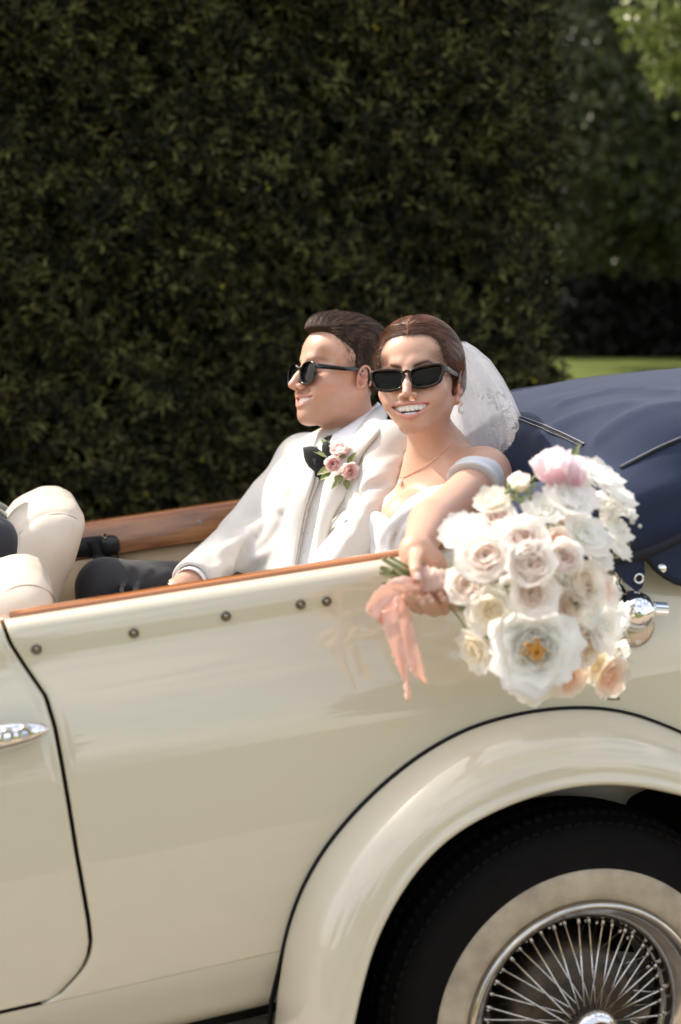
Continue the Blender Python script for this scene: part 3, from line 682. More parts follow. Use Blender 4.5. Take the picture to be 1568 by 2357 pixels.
def head(F, fr, g):
    """skull, face, ears and neck; local x to the person's left, -y forward, z up, eyes at z = 0"""
    F.fr = fr; s = g['s']; e = lambda c, r, k=.012, mode='add', R=None: F.ell((c[0]*s, -c[1]*s, c[2]*s), [q*s for q in r], k, mode, R)
    def cp(a, b, r1, r2, k=.01, mode='add'): F.cap((a[0]*s, -a[1]*s, a[2]*s), (b[0]*s, -b[1]*s, b[2]*s), r1*s, r2*s, k, mode)
    def ch(P, r, k=.006, mode='add'): F.chain([(p[0]*s, -p[1]*s, p[2]*s) for p in P], np.asarray(r)*s, k, mode)
    jw, jz, cf = g['jaw'], g['jawz'], g['chin']
    e((0, -.020, .032), (.074, .093, .082), 0)
    e((0, .028, .036), (.062, .050, .050), .03)
    e((0, .022, -.030), (.060, .058, .066), .03)
    for q in (-1, 1):
        cp((q*jw, -.004, g.get('angz', -.055)), (q*jw*.80, .026, jz+.012), .001+g.get('jr', .021), g.get('jr', .021)-.003, .025)
        cp((q*jw*.80, .026, jz+.012), (q*.014, cf-.014, g.get('chz', -.098)), .018, .0155, .02)
        e((q*.040, .056, -.030), (.023+g['cheek'], .022+g['cheek'], .020), .02)           # cheekbone, raised by the smile
        e((q*.034, .066, -.050), (.016+g['cheek'], .016+g['cheek'], .017), .018)
        cp((q*.012, .0765, .021), (q*.044, .064, .022), .0075, .006, .014)              # brow
        e((q*.031, .088, .001), (.017, .013, .011), .014, 'sub')                         # eye socket
        e((q*.031, .068, .000), (.0145, .0125, .010), .006)                              # eyeball and lids
        e((q*.052, .066, .018), (.012, .012, .016), .02, 'sub')                          # temple
    e((0, cf-.006, g.get('chz', -.098)+.002), (.020, .016, .0155), .015)
    if 'full' in g: e((0, .030, -.066), (.046, .040, g['full']), .03)
    e((0, .066, -.068), (.034, .0215, .026), .018)
    # nose
    nt_, nz_ = g['nose'], g['nosez']
    cp((0, .078, .012), (0, nt_-.012, nz_+.016), .0085, .0082, .010)
    cp((0, nt_-.012, nz_+.016), (0, nt_, nz_), .0085, g['tip'], .006)
    for q in (-1, 1):
        e((q*.0122, nt_-.014, nz_-.003), (.0072*g.get('ala', 1), .0105*g.get('ala', 1), .0068*g.get('ala', 1)), .007)
        e((q*.0062, nt_-.006, nz_-.0100), (.0030, .0048, .0026), .003, 'sub')
        ch([(q*.0215, nt_-.028, nz_-.010), (q*.0305, .074, -.050), (q*.0365, .070, -.058)], [.0008, .0028, .0003], .010, 'sub')   # smile line
    # lips and open smile
    mw, mz = g['mw'], g['mz']; yf = lambda x: g['lipf']-g['lipc']*x*x
    zu = lambda x: mz+.0010+g['up']*(x/mw)**2; zl = lambda x: mz-g['open']+(g['up']+g['open']+.0005)*(np.abs(x)/mw)**1.75
    xs = np.linspace(-mw, mw, 11); t = 1-np.abs(xs)/mw*.62
    ch([(x, yf(x)+.001, zu(x)+.0030*(1-abs(x)/mw)+.0007*math.cos(x*700)) for x in xs], .0044*t, .006)
    ch([(x, yf(x)-.0005, zl(x)-.0040*(1-(x/mw)**2)) for x in xs], .0058*t, .006)
    def slit(x, y, z):
        x_ = x/s; z_ = z/s; y_ = -y/s
        a = np.clip(np.abs(x_)/mw, 0, 1.2)
        u = mz+.0010+g['up']*a**2; l = mz-g['open']+(g['up']+g['open']+.0005)*a**1.75
        d = np.maximum(np.maximum(z_-u, l-z_), np.abs(x_)-mw)
        return np.maximum(d, np.abs(y_-.075)-.028)*s
    F.apply(slit, (-mw*s, -.105*s, (mz-.035)*s), (mw*s, -.045*s, (mz+.02)*s), .0025, 'sub')
    # ears
    for q in (-1, 1):
        Re = Rz(q*rad(26)) @ Rx(rad(-10)); ec = np.array([q*.0712, -.014, -.020])
        def el(c, r, k, mode='add'):
            p = ec+Re @ np.array([q*c[0], -c[1], c[2]])*np.array([1, -1, 1]) if False else ec+np.array([q*c[0], c[1], c[2]]); e(p, r, k, mode, Rz(q*rad(g.get('flare', 22))))
        el((0, -.004, .002), (.0060, .0150, .0265), .006); el((-.002, .004, -.026), (.005, .008, .010), .006)
        el((.006, .006, -.008), (.0052, .0062, .0095), .004, 'sub')
        hx = [(.006+.004*math.sin(a), -.004+.016*math.cos(a), .004+.027*math.sin(a)) for a in np.linspace(rad(-40), rad(205), 12)]
        ch([ec+np.array([q*p[0], p[1], p[2]]) for p in hx], [.0027]*12, .005)
        ch([ec+np.array([q*p[0], p[1], p[2]]) for p in ((.006, -.004, .020), (.0075, -.009, .004), (.007, -.004, -.012), (.006, .008, -.014))], [.0026]*4, .003)
    F.fr = None
def lip_mask(fr, g, V):
    L = car2loc(fr, V)/g['s']; x, f, z = L[:, 0], -L[:, 1], L[:, 2]; mw, mz = g['mw'], g['mz']; a = np.clip(np.abs(x)/mw, 0, 1)
    u = mz+.0010+g['up']*a**2; l = mz-g['open']+(g['up']+g['open']+.0005)*a**1.75
    up = (z >= u-.002) & (z < u+.0050*(1-a**2)+.0010); dn = (z <= l+.002) & (z > l-.0095*(1-a**1.6)-.001)
    inside = (z < u) & (z > l)
    lip = (up | dn) & (np.abs(x) < mw*1.02) & (f > .05)
    return lip.astype(float), (inside & (np.abs(x) < mw) & (f > .02) & (f < g['lipf']-g['lipc']*x*x-.006)).astype(float), L
def teeth(fr, g, parent, lower=True):
    """upper and lower rows, each one band along the dental arch with every crown rounded and the joints between shallow"""
    s = g['s']; mb = MB(); yf = lambda x: g['lipf']-.0062-g['lipc']*1.08*x*x
    def row(ws, hs, ztop, sgn, dy):
        V = []; nz_ = 9; cols = 0; x = -sum(ws)
        for w, h in zip(ws[::-1]+ws, hs[::-1]+hs):
            for u in np.linspace(0, 1, 7)[:-1]:
                xc = x+w*u; e = abs(2*u-1); hh = h*(1-.13*e**4); bul = .0016*(1-e**7.0)
                for k in range(nz_):
                    t = k/(nz_-1); back = .0014*max(0, (t-.8)/.2)**2; z = ztop+g['up']*min(1, abs(xc)/g['mw'])**2-sgn*hh*t
                    V.append([xc, -(yf(xc)-dy+bul-back), z])
                cols += 1
            x += w
        mb.add(loc2car(fr, np.array(V)*s), [tuple(f) for f in (gridf(cols, nz_) if sgn > 0 else gridf(cols, nz_)[:, ::-1])])
    row([.0086, .0068, .0076, .0068, .0064, .0070], [.0132, .0122, .0126, .0110, .0098, .0086], g['mz']+.0035, 1, 0.)
    if lower: row([.0054, .0058, .0064, .0062], [.0075, .0075, .0072, .0066], g['mz']-g['open']-.0035, -1, .0035)
    return mb.obj('teeth', 'teeth', parent, solid=.0015, offset=-1)
def strands(roots, paths_fn, r, name, m, parent, n=6, k=3, cols=None):
    """thin hairs: paths_fn(i) gives the points of hair i"""
    Vs = []; Fs = []; Cc = []; base = gridf(n, k, cv=True); c = 0
    for i in range(len(roots)):
        P = paths_fn(i); V, _ = tube(P, np.linspace(r, r*.25, len(P)), k, False); Vs.append(V); Fs.append(base+c); c += len(V)
        if cols is not None: Cc.append(np.repeat(cols[i][None], len(V), 0))
    o = obj(name, np.concatenate(Vs), np.concatenate(Fs), m, parent, kind='stuff')
    if cols is not None: set_col(o, np.concatenate(Cc))
    return o
def lens_shape(w, h, p, n=40, skew=0., flare=0.):
    A = np.linspace(0, 2*math.pi, n+1)[:-1]; x = np.sign(np.cos(A))*np.abs(np.cos(A))**p*w; z = np.sign(np.sin(A))*np.abs(np.sin(A))**p*h
    return np.c_[x+skew*z, z+flare*np.maximum(x, 0)*(z > 0)]
def sunglasses(fr, g, parent, shape, rim, zc, yc, xc, mf, ml, wrap=9., tz=.008, ear=(-.006, .010), tilt=4.):
    """two framed lenses, bridge and temples"""
    s = g['s']; root = None
    Pr = []
    for q in (-1, 1):
        sh = shape.copy(); sh[:, 0] *= q
        n = len(sh); out = sh*(1+rim/np.abs(sh).max(0).mean()); cen = np.array([q*xc, zc])
        def place(S, d):
            x = S[:, 0]; z = S[:, 1]; yy = yc-np.abs(np.maximum(q*(x+q*xc), 0))*math.tan(rad(wrap))+(-z)*math.tan(rad(-tilt))*-1
            return np.c_[x+cen[0], -(yy+d), z+cen[1]]
        nr = sh/np.linalg.norm(sh, axis=1)[:, None]; o_ = sh+nr*rim
        rings = [place(sh, .0005), place(sh, .0030), place(sh+nr*rim*.2, .0042), place(sh+nr*rim*.8, .0042), place(o_, .0028), place(o_, -.001), place(o_-nr*rim*.3, -.0018), place(sh, -.001)]
        V = loc2car(fr, np.concatenate(rings)*s); Fc = gridf(8, n, True, True)
        Pr.append((V, Fc if q > 0 else Fc[:, ::-1]))
    mb = MB()
    for V, Fc in Pr: mb.add(V, Fc)
    # bridge
    hw = np.abs(shape[:, 0]).max(); b = xc-hw
    bp = [(-b-.001, yc+.002, zc+.010), (-b*.4, yc+.0045, zc+.0125), (b*.4, yc+.0045, zc+.0125), (b+.001, yc+.002, zc+.010)]
    mb.tube(loc2car(fr, spline([(p[0]*s, -p[1]*s, p[2]*s) for p in bp], 14)), .0032*s, 8)
    for q in (-1, 1):   # nose pads
        mb.tube(loc2car(fr, np.array([(q*(b+.001), -(yc-.001), zc-.001), (q*(b-.0015), -(yc-.006), zc-.006), (q*(b-.001), -(yc-.006), zc-.012)])*s), .0022*s, 6)
    root = mb.obj('sunglasses', mf, parent)
    for q in (-1, 1):
        sh = shape.copy(); sh[:, 0] *= q; n = len(sh); V = []
        for k, d in ((1.02, .0012), (.7, .0022), (.35, .0028), (.001, .003)):
            x = sh[:, 0]*k; z = sh[:, 1]*k; yy = yc-np.abs(np.maximum(q*(x+q*xc), 0))*math.tan(rad(wrap))+z*math.tan(rad(-tilt)); V.append(np.c_[x+q*xc, -(yy+d-.0022), z+zc])
        Fc = gridf(4, n, cv=True); obj('lens', loc2car(fr, np.concatenate(V)*s), Fc if q > 0 else Fc[:, ::-1], ml, root)
        xo = xc+hw+rim*.6; yo = yc-(xo)*math.tan(rad(wrap))
        P = spline([(q*xo*s, -yo*s, (zc+tz)*s), (q*(xo+.004)*s, -(yo-.012)*s, (zc+tz)*s), (q*.0765*s, -.030*s, (zc+tz-.001)*s), (q*.0775*s, -ear[0]*s, (zc+ear[1])*s), (q*.076*s, .016*s, (zc+ear[1]-.006)*s), (q*.073*s, .034*s, (zc+ear[1]-.028)*s)], 30)
        hgt = np.r_[np.linspace(.0062, .0050, 12), np.linspace(.005, .003, 18)]*s*g.get('tmp', 1.0); V = []
        for p, h in zip(P, hgt): V.append([[p[0]-q*.0012, p[1], p[2]-h], [p[0]+q*.0012, p[1], p[2]-h], [p[0]+q*.0012, p[1], p[2]+h], [p[0]-q*.0012, p[1], p[2]+h]])
        obj('temple', loc2car(fr, np.array(V).reshape(-1, 3)), [tuple(f) for f in gridf(30, 4, cv=True)]+[(0, 1, 2, 3), (116, 117, 118, 119)], mf, root, bev=.0006)
    return root

# ------------------------------------------------------------------ the bride
BFR = head_frame(at(964, 873, .50), 17, -4.5, -3)
BG = dict(s=.985, jaw=.0405, jawz=-.068, chin=.074, chz=-.094, cheek=.003, nose=.1060, nosez=-.039, tip=.0080, ala=.85, jr=.018, mw=.0380, mz=-.0605, lipf=.0905, lipc=14.5, up=.0014, open=.0165, tmp=1.0, flare=38)
BRIDE = thing('person', 'bride in white off-shoulder dress, veil and tortoiseshell sunglasses, smiling at the camera', 'person', tuple(at(960, 1420, .5)))
bh = BFR[1]; hand0 = at(975, 1335, -.03)
fx = [(bh[0]-.125, bh[0]+.12), (hand0[0]-.07, hand0[0]+.08)]; fy = [(bh[1]-.13, bh[1]+.135), (hand0[1]-.09, hand0[1]+.06)]; fz = [(bh[2]-.135, bh[2]+.13), (hand0[2]-.09, hand0[2]+.09)]
BF = Field(axis(-.42, .26, .005, fx, .0021), axis(-.14, .86, .006, fy, .0021), axis(.74, bh[2]+.135, .006, fz, .0021))
Lsh, Rsh = at(1118, 1082, .43), at(962, 1068, .78); nb = at(1014, 1052, .585)
hipL, hipR = at(925, 1500, .42), at(845, 1480, .70)
sa = (Lsh-Rsh)/np.linalg.norm(Lsh-Rsh); mid = (hipL+hipR)/2; ta = nb-mid; ta -= sa*(ta@sa); ta /= np.linalg.norm(ta); fa = np.cross(sa, ta)   # fa points out of the chest? checked below
if fa[1] > 0: fa = -fa
TR = np.stack([sa, -fa, ta], 1)                                             # torso frame: x to her left, -y to the front, z up
nc = (Lsh+Rsh)/2
def bt(x, f, z): return nc+sa*x+fa*f+ta*z
def bride_torso(F, inf=0.):
    F.ell(bt(0, -.005, -.085), (.150+inf, .090+inf, .12+inf), .03, R=TR)
    F.ell(bt(0, 0, -.20), (.128+inf, .088+inf, .13+inf), .05, R=TR)
    for q in (-1, 1):
        F.ell(bt(q*.064, .074, -.138), (.060+inf, .056+inf, .062+inf), .035, R=TR)
    F.ell(bt(0, -.01, -.36), (.145+inf, .10+inf, .15+inf), .06, R=TR)
head(BF, BFR, BG)
nk0 = loc2car(BFR, np.array([[0, .018, -.070]]))[0]
BF.cap(nk0, nb+ta*.01, .043, .048, .022)
BF.cap(loc2car(BFR, np.array([[.040, .012, -.05]]))[0], bt(.03, .055, .012), .014, .011, .016)   # neck muscle
BF.cap(loc2car(BFR, np.array([[-.040, .012, -.05]]))[0], bt(-.02, .055, .012), .014, .011, .016)
bride_torso(BF)
BF.cap(nb-ta*.015, Lsh-ta*.005, .046, .040, .05); BF.cap(nb-ta*.015, Rsh, .046, .042, .05)
for q in (-1, 1): BF.chain([bt(q*.018, .072, -.012), bt(q*.07, .066, .002), bt(q*.13, .03, .010)], [.008, .0075, .007], .014)     # collar bones
elb, wri = at(990, 1206, .19), at(957, 1266, .010)
BF.ell(Lsh-ta*.012, (.043, .043, .046), .04)
BF.chain([Lsh-ta*.01, Lsh*.55+elb*.45+np.array([0, 0, -.004]), elb], [.040, .037, .034], .02)
BF.chain([elb, elb*.65+wri*.35, wri], [.034, .032, .021], .02)
relb, rwri = bt(-.17, -.02, -.30), bt(-.08, .12, -.42)
BF.chain([Rsh-ta*.02, relb], [.044, .036], .03); BF.chain([relb, rwri], [.036, .024], .02)
# hand gripping the stems
def H(x, y, Y): return at(x, y, Y)
BF.ell((H(978, 1300, -.002)), (.033, .015, .028), .018); BF.cap(wri, H(975, 1298, -.004), .022, .020, .018)
BF.ell(H(990, 1335, .006), (.034, .012, .034), .014)
BF.chain([H(963, 1278, -.012), H(955, 1298, -.05), H(957, 1314, -.070), H(960, 1332, -.077)], [.0125, .0100, .0088, .0072], .006)      # thumb
for i, (x0, x1, tl) in enumerate(((952, 946, 1368), (980, 972, 1372), (1006, 1000, 1374), (1030, 1026, 1372))):
    dx_ = (0, 3, -2, 2)[i]; dz_ = (0, 5, 2, -4)[i]
    BF.chain([H(x0+22, 1350, .008), H(x0+24, 1384, -.002), H(x0+18+dx_, 1402+dz_, -.030), H(x0+4+dx_, 1398+dz_, -.060), H(x0-10+dx_, 1384+dz_, -.076), H(x0-17+dx_, 1374+dz_, -.080)], np.array([.0098, .0096, .0092, .0086, .0076, .0066])*(.95, 1.02, .98, .86)[i], .0035)
V, Fc = BF.mesh(); V = relax(V, Fc, 1, .35)
BODY = obj('body', V, Fc, 'skin_bride', BRIDE)
lip, cav, Lc = lip_mask(BFR, BG, V)
base = np.array([.61, .36, .255]); C = np.tile(base, (len(V), 1))
def mixc(C, w, c): return C+(np.asarray(c)-C)*w[:, None]
gs = lambda c, r: np.exp(-(((Lc-np.array([c[0], -c[1], c[2]]))/r)**2).sum(1))
for q in (-1, 1): C = mixc(C, .45*gs((q*.044, .060, -.036), .020), (.66, .29, .22)); C = mixc(C, .5*gs((q*.077, -.012, -.02), .022), (.62, .27, .20))
C = mixc(C, .35*gs((0, .108, -.038), .013), (.64, .30, .24))
C = mixc(C, lip*.85, (.60, .235, .205)); C = mixc(C, cav, (.10, .02, .02))
brow = np.zeros(len(V))
for q in (-1, 1):
    x = Lc[:, 0]*q; zb = .0120+.009*np.clip((x-.010)/.026, 0, 1)-.008*np.clip((x-.036)/.018, 0, 1); brow = np.maximum(brow, np.exp(-((Lc[:, 2]-zb)/.0036)**2)*np.clip((x-.008)/.006, 0, 1)*np.clip((.056-x)/.012, 0, 1)*(Lc[:, 1] < -.03))
C = mixc(C, brow, (.055, .026, .015))
HL_BODY, HL_V, HL_C = BODY, V, C
hd_ = np.exp(-((V-hand0)**2).sum(1)/.05**2); C = mixc(C, .35*hd_, (.66, .33, .25))
teeth(BFR, BG, BRIDE)
# hair drawn back into a low bun, parted in the middle
HFd = Field(axis(bh[0]-.15, bh[0]+.17, .003), axis(bh[1]-.13, bh[1]+.19, .003), axis(bh[2]-.13, bh[2]+.15, .003)); HFd.fr = BFR
def skull(F, sc):
    F.ell((0, .020*sc, .032*sc), (.074*sc, .093*sc, .082*sc), 0.); F.ell((0, -.028*sc, .036*sc), (.062*sc, .050*sc, .050*sc), .03)
skull(HFd, BG['s']); HFd.ell((0, .060, -.015), (.058, .050, .045), .03)
fz_ = np.array([-.14, -.08, -.055, -.035, -.015, .005, .025, .045, .060, .074, .084, .094, .15]); fh_ = np.array([-.10, -.092, -.078, -.048, -.004, .032, .046, .052, .056, .062, .071, .100, .3])
def hairline(x, y, z): return ((-y)-np.interp(z, fz_, fh_).astype(np.float32)-.006*np.cos(np.clip(np.abs(x)/.05, 0, 1)*3.1)*np.clip((z-.04)/.03, 0, 1))*.8
HFd.apply(lambda x, y, z: -(.0006+.0125*np.clip(-hairline(x, y, z)/.050, 0, 1)**.75), (-.2, -.2, -.2), (.2, .2, .2), 0, 'off', pad=0)
HFd.ell((0, .122, -.015), (.042, .036, .040), .018)
Lb = car2loc(BFR, HL_V); hl = hairline(Lb[:, 0], Lb[:, 1], Lb[:, 2]); HL_C = mixc(HL_C, .75*np.clip(1-hl/.009, 0, 1)*(np.linalg.norm(Lb, axis=1) < .15)*(Lb[:, 2] > -.03), (.075, .030, .014)); set_col(HL_BODY, HL_C)
HFd.apply(hairline, (-.2, -.2, -.2), (.2, .2, .2), .003, 'and', pad=0)
HFd.chain([(0, -.085, .082), (0, -.05, .116), (0, 0, .126), (0, .05, .118)], [.0030, .0028, .0026, .002], .007, 'sub')
V, Fc = HFd.mesh(); V = relax(V, Fc, 2)
HAIR = obj('hair', V, Fc, 'hair_auburn', BRIDE); L = car2loc(BFR, V)
set_f(HAIR, np.arctan2(np.abs(L[:, 0])+.002, L[:, 2]+.02+.45*(L[:, 1]+.08))*1.0+np.where(L[:, 0] > 0, 7, 0), 'strand')
rng = np.random.default_rng(8); idx = rng.choice(len(V), 230)
def fly(i):
    p = V[idx[i]]; l = car2loc(BFR, p[None])[0]; n = l-np.array([0, .02, .02]); n /= np.linalg.norm(n); t = np.array([n[0]*.3, .9, -.3*abs(n[0])-.2]); t -= n*(t@n); t /= np.linalg.norm(t)
    ln = rng.uniform(.012, .034); lift = rng.uniform(.05, .5)
    return loc2car(BFR, np.array([l+t*ln*s_+n*ln*lift*s_**2*(1.2-s_)+n*.0004 for s_ in np.linspace(0, 1, 6)]))
strands(idx, fly, .00028, 'loose_hair', 'strand_auburn', BRIDE, cols=np.tile([.13, .055, .025], (len(idx), 1)))
# sleek strand layer, combed from the parting back to the bun
def combed(F, fr, start, tangent, steps, step, lift):
    P = start.copy(); out = []
    for k in range(steps):
        v = F.val(P); e = .003; gN = np.stack([F.val(P+np.eye(3)[i]*e)-F.val(P-np.eye(3)[i]*e) for i in range(3)], 1); gN /= np.linalg.norm(gN, axis=1)[:, None]+1e-9
        P = P-gN*(v-lift)[:, None]; out.append(P.copy()); t = tangent(car2loc(fr, P)) @ fr[0].T; t -= gN*(t*gN).sum(1)[:, None]; t /= np.linalg.norm(t, axis=1)[:, None]+1e-9; P = P+t*step
    return np.stack(out, 1)
L0 = car2loc(BFR, V); order = rng.permutation(len(V))[:5200]; order = order[(L0[order, 2] > -.05) & (L0[order, 1] < .09)]
def b_tan(l): return np.stack([np.sign(l[:, 0])*.55*np.clip(1-np.abs(l[:, 0])/.06, 0, 1), np.ones(len(l)), -.10-np.abs(l[:, 0])*7*np.clip((.09-l[:, 1])/.1, 0, 1)], 1)+rng.normal(size=l.shape)*.02
SP = combed(HFd, BFR, V[order], b_tan, 8, .0075, .0003)
sa_ = np.arctan2(np.abs(L0[order, 0])+.002, L0[order, 2]+.02+.45*(L0[order, 1]+.08)); stk = (.5+.5*np.sin(sa_*47+2.3*np.sin(sa_*19)+L0[order, 1]*20))[:, None]
cols = np.array([.060, .022, .010])*(.55+2.6*stk**2+1.6*rng.random((len(order), 1))**3)  # strand tones vary; the light streaks are painted sun highlights
strands(order, lambda i: SP[i], .00070, 'hair_strand', 'strand_auburn', BRIDE, n=8, cols=cols)
pp = combed(HFd, BFR, loc2car(BFR, np.array([[0, -.088, .080]])), lambda l: np.tile([0, .8, .35], (len(l), 1)), 22, .0045, .0002)[0]
po = MB().tube(pp, np.r_[np.linspace(.0007, .0006, 11), np.linspace(.0006, .0002, 11)], 6).obj('parting', 'skin_bride', BRIDE); set_col(po, np.tile([.26, .145, .10], (len(po.data.vertices), 1)))
def edge_hairs(Vb, fr, fn, lo_, hi_, dirf, ln, k, col, name, m, parent, seed):
    """short fine hairs growing out of the skin along the hairline"""
    r_ = np.random.default_rng(seed); L = car2loc(fr, Vb); h = fn(L[:, 0], L[:, 1], L[:, 2]); c = np.where((h > lo_) & (h < hi_) & (L[:, 2] > -.035) & (L[:, 2] < .13) & (np.linalg.norm(L, axis=1) < .14))[0]
    w = np.clip(1-(h[c]-lo_)/(hi_-lo_), .02, 1)**1.5; c = r_.choice(c, k, p=w/w.sum()); R0 = L[c]+r_.normal(size=(k, 3))*.0012; nn = R0-np.array([0, .02, .02]); nn /= np.linalg.norm(nn, axis=1)[:, None]
    t = dirf(R0)+r_.normal(size=(k, 3))*.15; t -= nn*(t*nn).sum(1)[:, None]; t /= np.linalg.norm(t, axis=1)[:, None]; l_ = ln*r_.uniform(.5, 1.2, k)
    P = np.stack([R0+t*(l_*s_)[:, None]+nn*(l_*.12*math.sin(s_*3.1)+.0004)[:, None] for s_ in np.linspace(0, 1, 5)], 1)
    return strands(c, lambda i: loc2car(fr, P[i]), .00032, name, m, parent, n=5, cols=np.tile(col, (k, 1))*r_.uniform(.6, 1.5, (k, 1)))
edge_hairs(HL_V, BFR, hairline, -.002, .007, lambda l: np.stack([np.sign(l[:, 0])*.4, np.ones(len(l)), np.full(len(l), .1)], 1), .016, 900, np.array([.085, .034, .016]), 'baby_hair', 'strand_auburn', BRIDE, 5)
# cat-eye sunglasses
sh = lens_shape(.0285, .0172, .46, 44); sh[:, 0] += .10*sh[:, 1]*(1); sh[:, 1] += np.where(sh[:, 1] > 0, .10*sh[:, 0], .16*np.maximum(sh[:, 0], 0)); sh[:, 0] *= np.where(sh[:, 1] < 0, .90, 1.03)
SG = sunglasses(BFR, BG, BRIDE, sh, .0058, -.010, .094, .0368, 'tortoise', 'lens_olive', 4, tz=.011)
# earring: gold hoop and hanging pearl; fine necklace with pearl drop
ep = loc2car(BFR, np.array([[.0775, .003, -.050]]))[0]; up_ = CU
EAR = MB().tube([ep+CR*.0028*math.cos(a)-up_*(.004+.004*math.sin(a)) for a in np.linspace(0, 2*math.pi, 18)], .0012, 6).obj('earring', 'rose_gold', BRIDE)
V, Fc = lathe([(.0001, .0065), (.002, .006), (.0042, .003), (.0052, -.001), (.0046, -.0045), (.0025, -.0065), (.0001, -.007)], ep-up_*.016, up_, 16); obj('pearl', V, Fc, 'pearl', EAR)
npx = [(1052, 1010), (1035, 1028), (1012, 1048), (985, 1068), (960, 1084), (940, 1095), (928, 1101)]
P = []
for p in npx: q = BF.hit(*p, 0.2, 1.0); P.append(q+BF.grad(q)*.0012)
NECK = MB().tube(spline(P, 40), .0007, 5).obj('necklace', 'rose_gold', BRIDE)
q = BF.hit(926, 1112, .2, 1.); n_ = BF.grad(q); V, Fc = lathe([(.0001, .006), (.0025, .005), (.0045, .001), (.0042, -.003), (.002, -.0055), (.0001, -.006)], q+n_*.004, CU, 16); obj('pearl', V, Fc, 'pearl', NECK)
MB().tube([q+n_*.004+CU*.006, q+n_*.003+CU*.012], .001, 5).obj('link', 'rose_gold', NECK)
q2 = BF.hit(932, 1120, .2, 1.)+n_*.003; MB().tube([q2+CU*.008, q2, q2-CU*.009-CR*.003], [.0006, .0014, .0004], 6).obj('drop', 'rose_gold', NECK)
# nails
def nail(c, d, w, l, n):
    d = d/np.linalg.norm(d); n = n-d*(n@d); n /= np.linalg.norm(n); s_ = np.cross(d, n); V = []
    for t in np.linspace(-1, 1, 7):
        ww = w*math.sqrt(max(0, 1-abs(t)**3))+1e-5
        for u in np.linspace(-1, 1, 5): V.append(c+d*l*t+s_*ww*u+n*(.0012-.0018*u*u))
    return np.array(V), gridf(7, 5)
mat('nail_pink', (.74, .52, .47), .2, coat=.8)
a, b = H(957, 1314, -.070), H(960, 1332, -.077); V, Fc = nail((a*.35+b*.65)+np.array([0, -.0085, .001]), b-a, .0052, .0068, np.array([0, -1, .1])); obj('nail', V, Fc, 'nail_pink', BRIDE)
for x0, dx_, dz_ in ((980, 3, 5), (1006, -2, 2), (1030, 2, -4)):
    a, b = H(x0-10+dx_, 1384+dz_, -.076), H(x0-17+dx_, 1374+dz_, -.080); V, Fc = nail((a+b)/2+np.array([0, -.0078, -.001]), b-a, .0042, .0055, np.array([0, -1, -.1])); obj('nail', V, Fc, 'nail_pink', BRIDE)
# dress: bodice with crossed folds, off-shoulder band on the arm
DF = Field(axis(-.42, .22, .0045), axis(.16, .86, .005), axis(.70, 1.26, .0045))
bride_torso(DF, .009)
DF.ell(bt(-.02, .10, -.40), (.17, .16, .14), .06, R=TR)
for kx in (-.09, .09): DF.cap(bt(kx, .04, -.44), bt(kx, .46, -.44), .10, .085, .06)
DF.cap(bt(0, .05, -.46), bt(0, .45, -.47), .12, .10, .05)
nl = [(700, 1185), (874, 1180), (888, 1188), (897, 1197), (935, 1150), (985, 1122), (1030, 1110), (1075, 1150), (1250, 1160), (1250, 700), (700, 700)]
XX, YY, ZZ = DF.ax[0][:, None, None], DF.ax[1][None, :, None], DF.ax[2][None, None, :]
PX, PYx = px_of(XX, YY, ZZ); dist = (inpoly(PX, PYx, nl)/1230.).astype(np.float32)
DF.d = smax(DF.d, -dist, .004)
for pts, r in (([(1028, 1122), (960, 1160), (900, 1205), (878, 1240)], .006), ([(1015, 1135), (950, 1185), (905, 1235), (895, 1280)], .0075), ([(990, 1165), (940, 1215), (915, 1290)], .007),
               ([(876, 1200), (868, 1212), (866, 1245), (885, 1290)], .007), ([(862, 1185), (850, 1215), (856, 1260), (872, 1296)], .008), ([(968, 1230), (945, 1262), (935, 1290)], .006)):
    DF.fold(pts, np.linspace(r, r*.7, len(pts)), .35, .010)
for pts, r in (([(1000, 1150), (930, 1200), (905, 1255)], .004), ([(874, 1200), (860, 1240), (878, 1290)], .004)): DF.fold(pts, r, .3, .006, 'sub')
V, Fc = DF.mesh(); obj('dress', relax(V, Fc, 2, .4), Fc, 'white_satin', BRIDE)
SF = Field(axis(-.08, .22, .0035), axis(.24, .60, .0035), axis(1.06, 1.30, .0035))
ar = elb-Lsh; al = np.linalg.norm(ar); ar /= al; sc_ = Lsh+ar*.058; sn = ar*.80+np.array([.05, -.05, -.45]); sn /= np.linalg.norm(sn)
SF.chain([Lsh-ar*.05, Lsh*.55+elb*.45], [.0475, .0460], 0.)
SF.apply(lambda x, y, z: np.abs((x-sc_[0])*sn[0]+(y-sc_[1])*sn[1]+(z-sc_[2])*sn[2])-.024+.006*np.sin(40*x+20*y), (-.1, .2, 1.0), (.25, .65, 1.35), .005, 'and', pad=0)
SF.apply(lambda x, y, z: (.0022*np.sin(((x-sc_[0])*sn[0]+(y-sc_[1])*sn[1]+(z-sc_[2])*sn[2])*230+6*x)).astype(np.float32), (-.1, .2, 1.0), (.25, .65, 1.35), 0, 'off', pad=0)
V, Fc = SF.mesh(); obj('sleeve_band', relax(V, Fc, 2), Fc, 'white_satin', BRIDE)
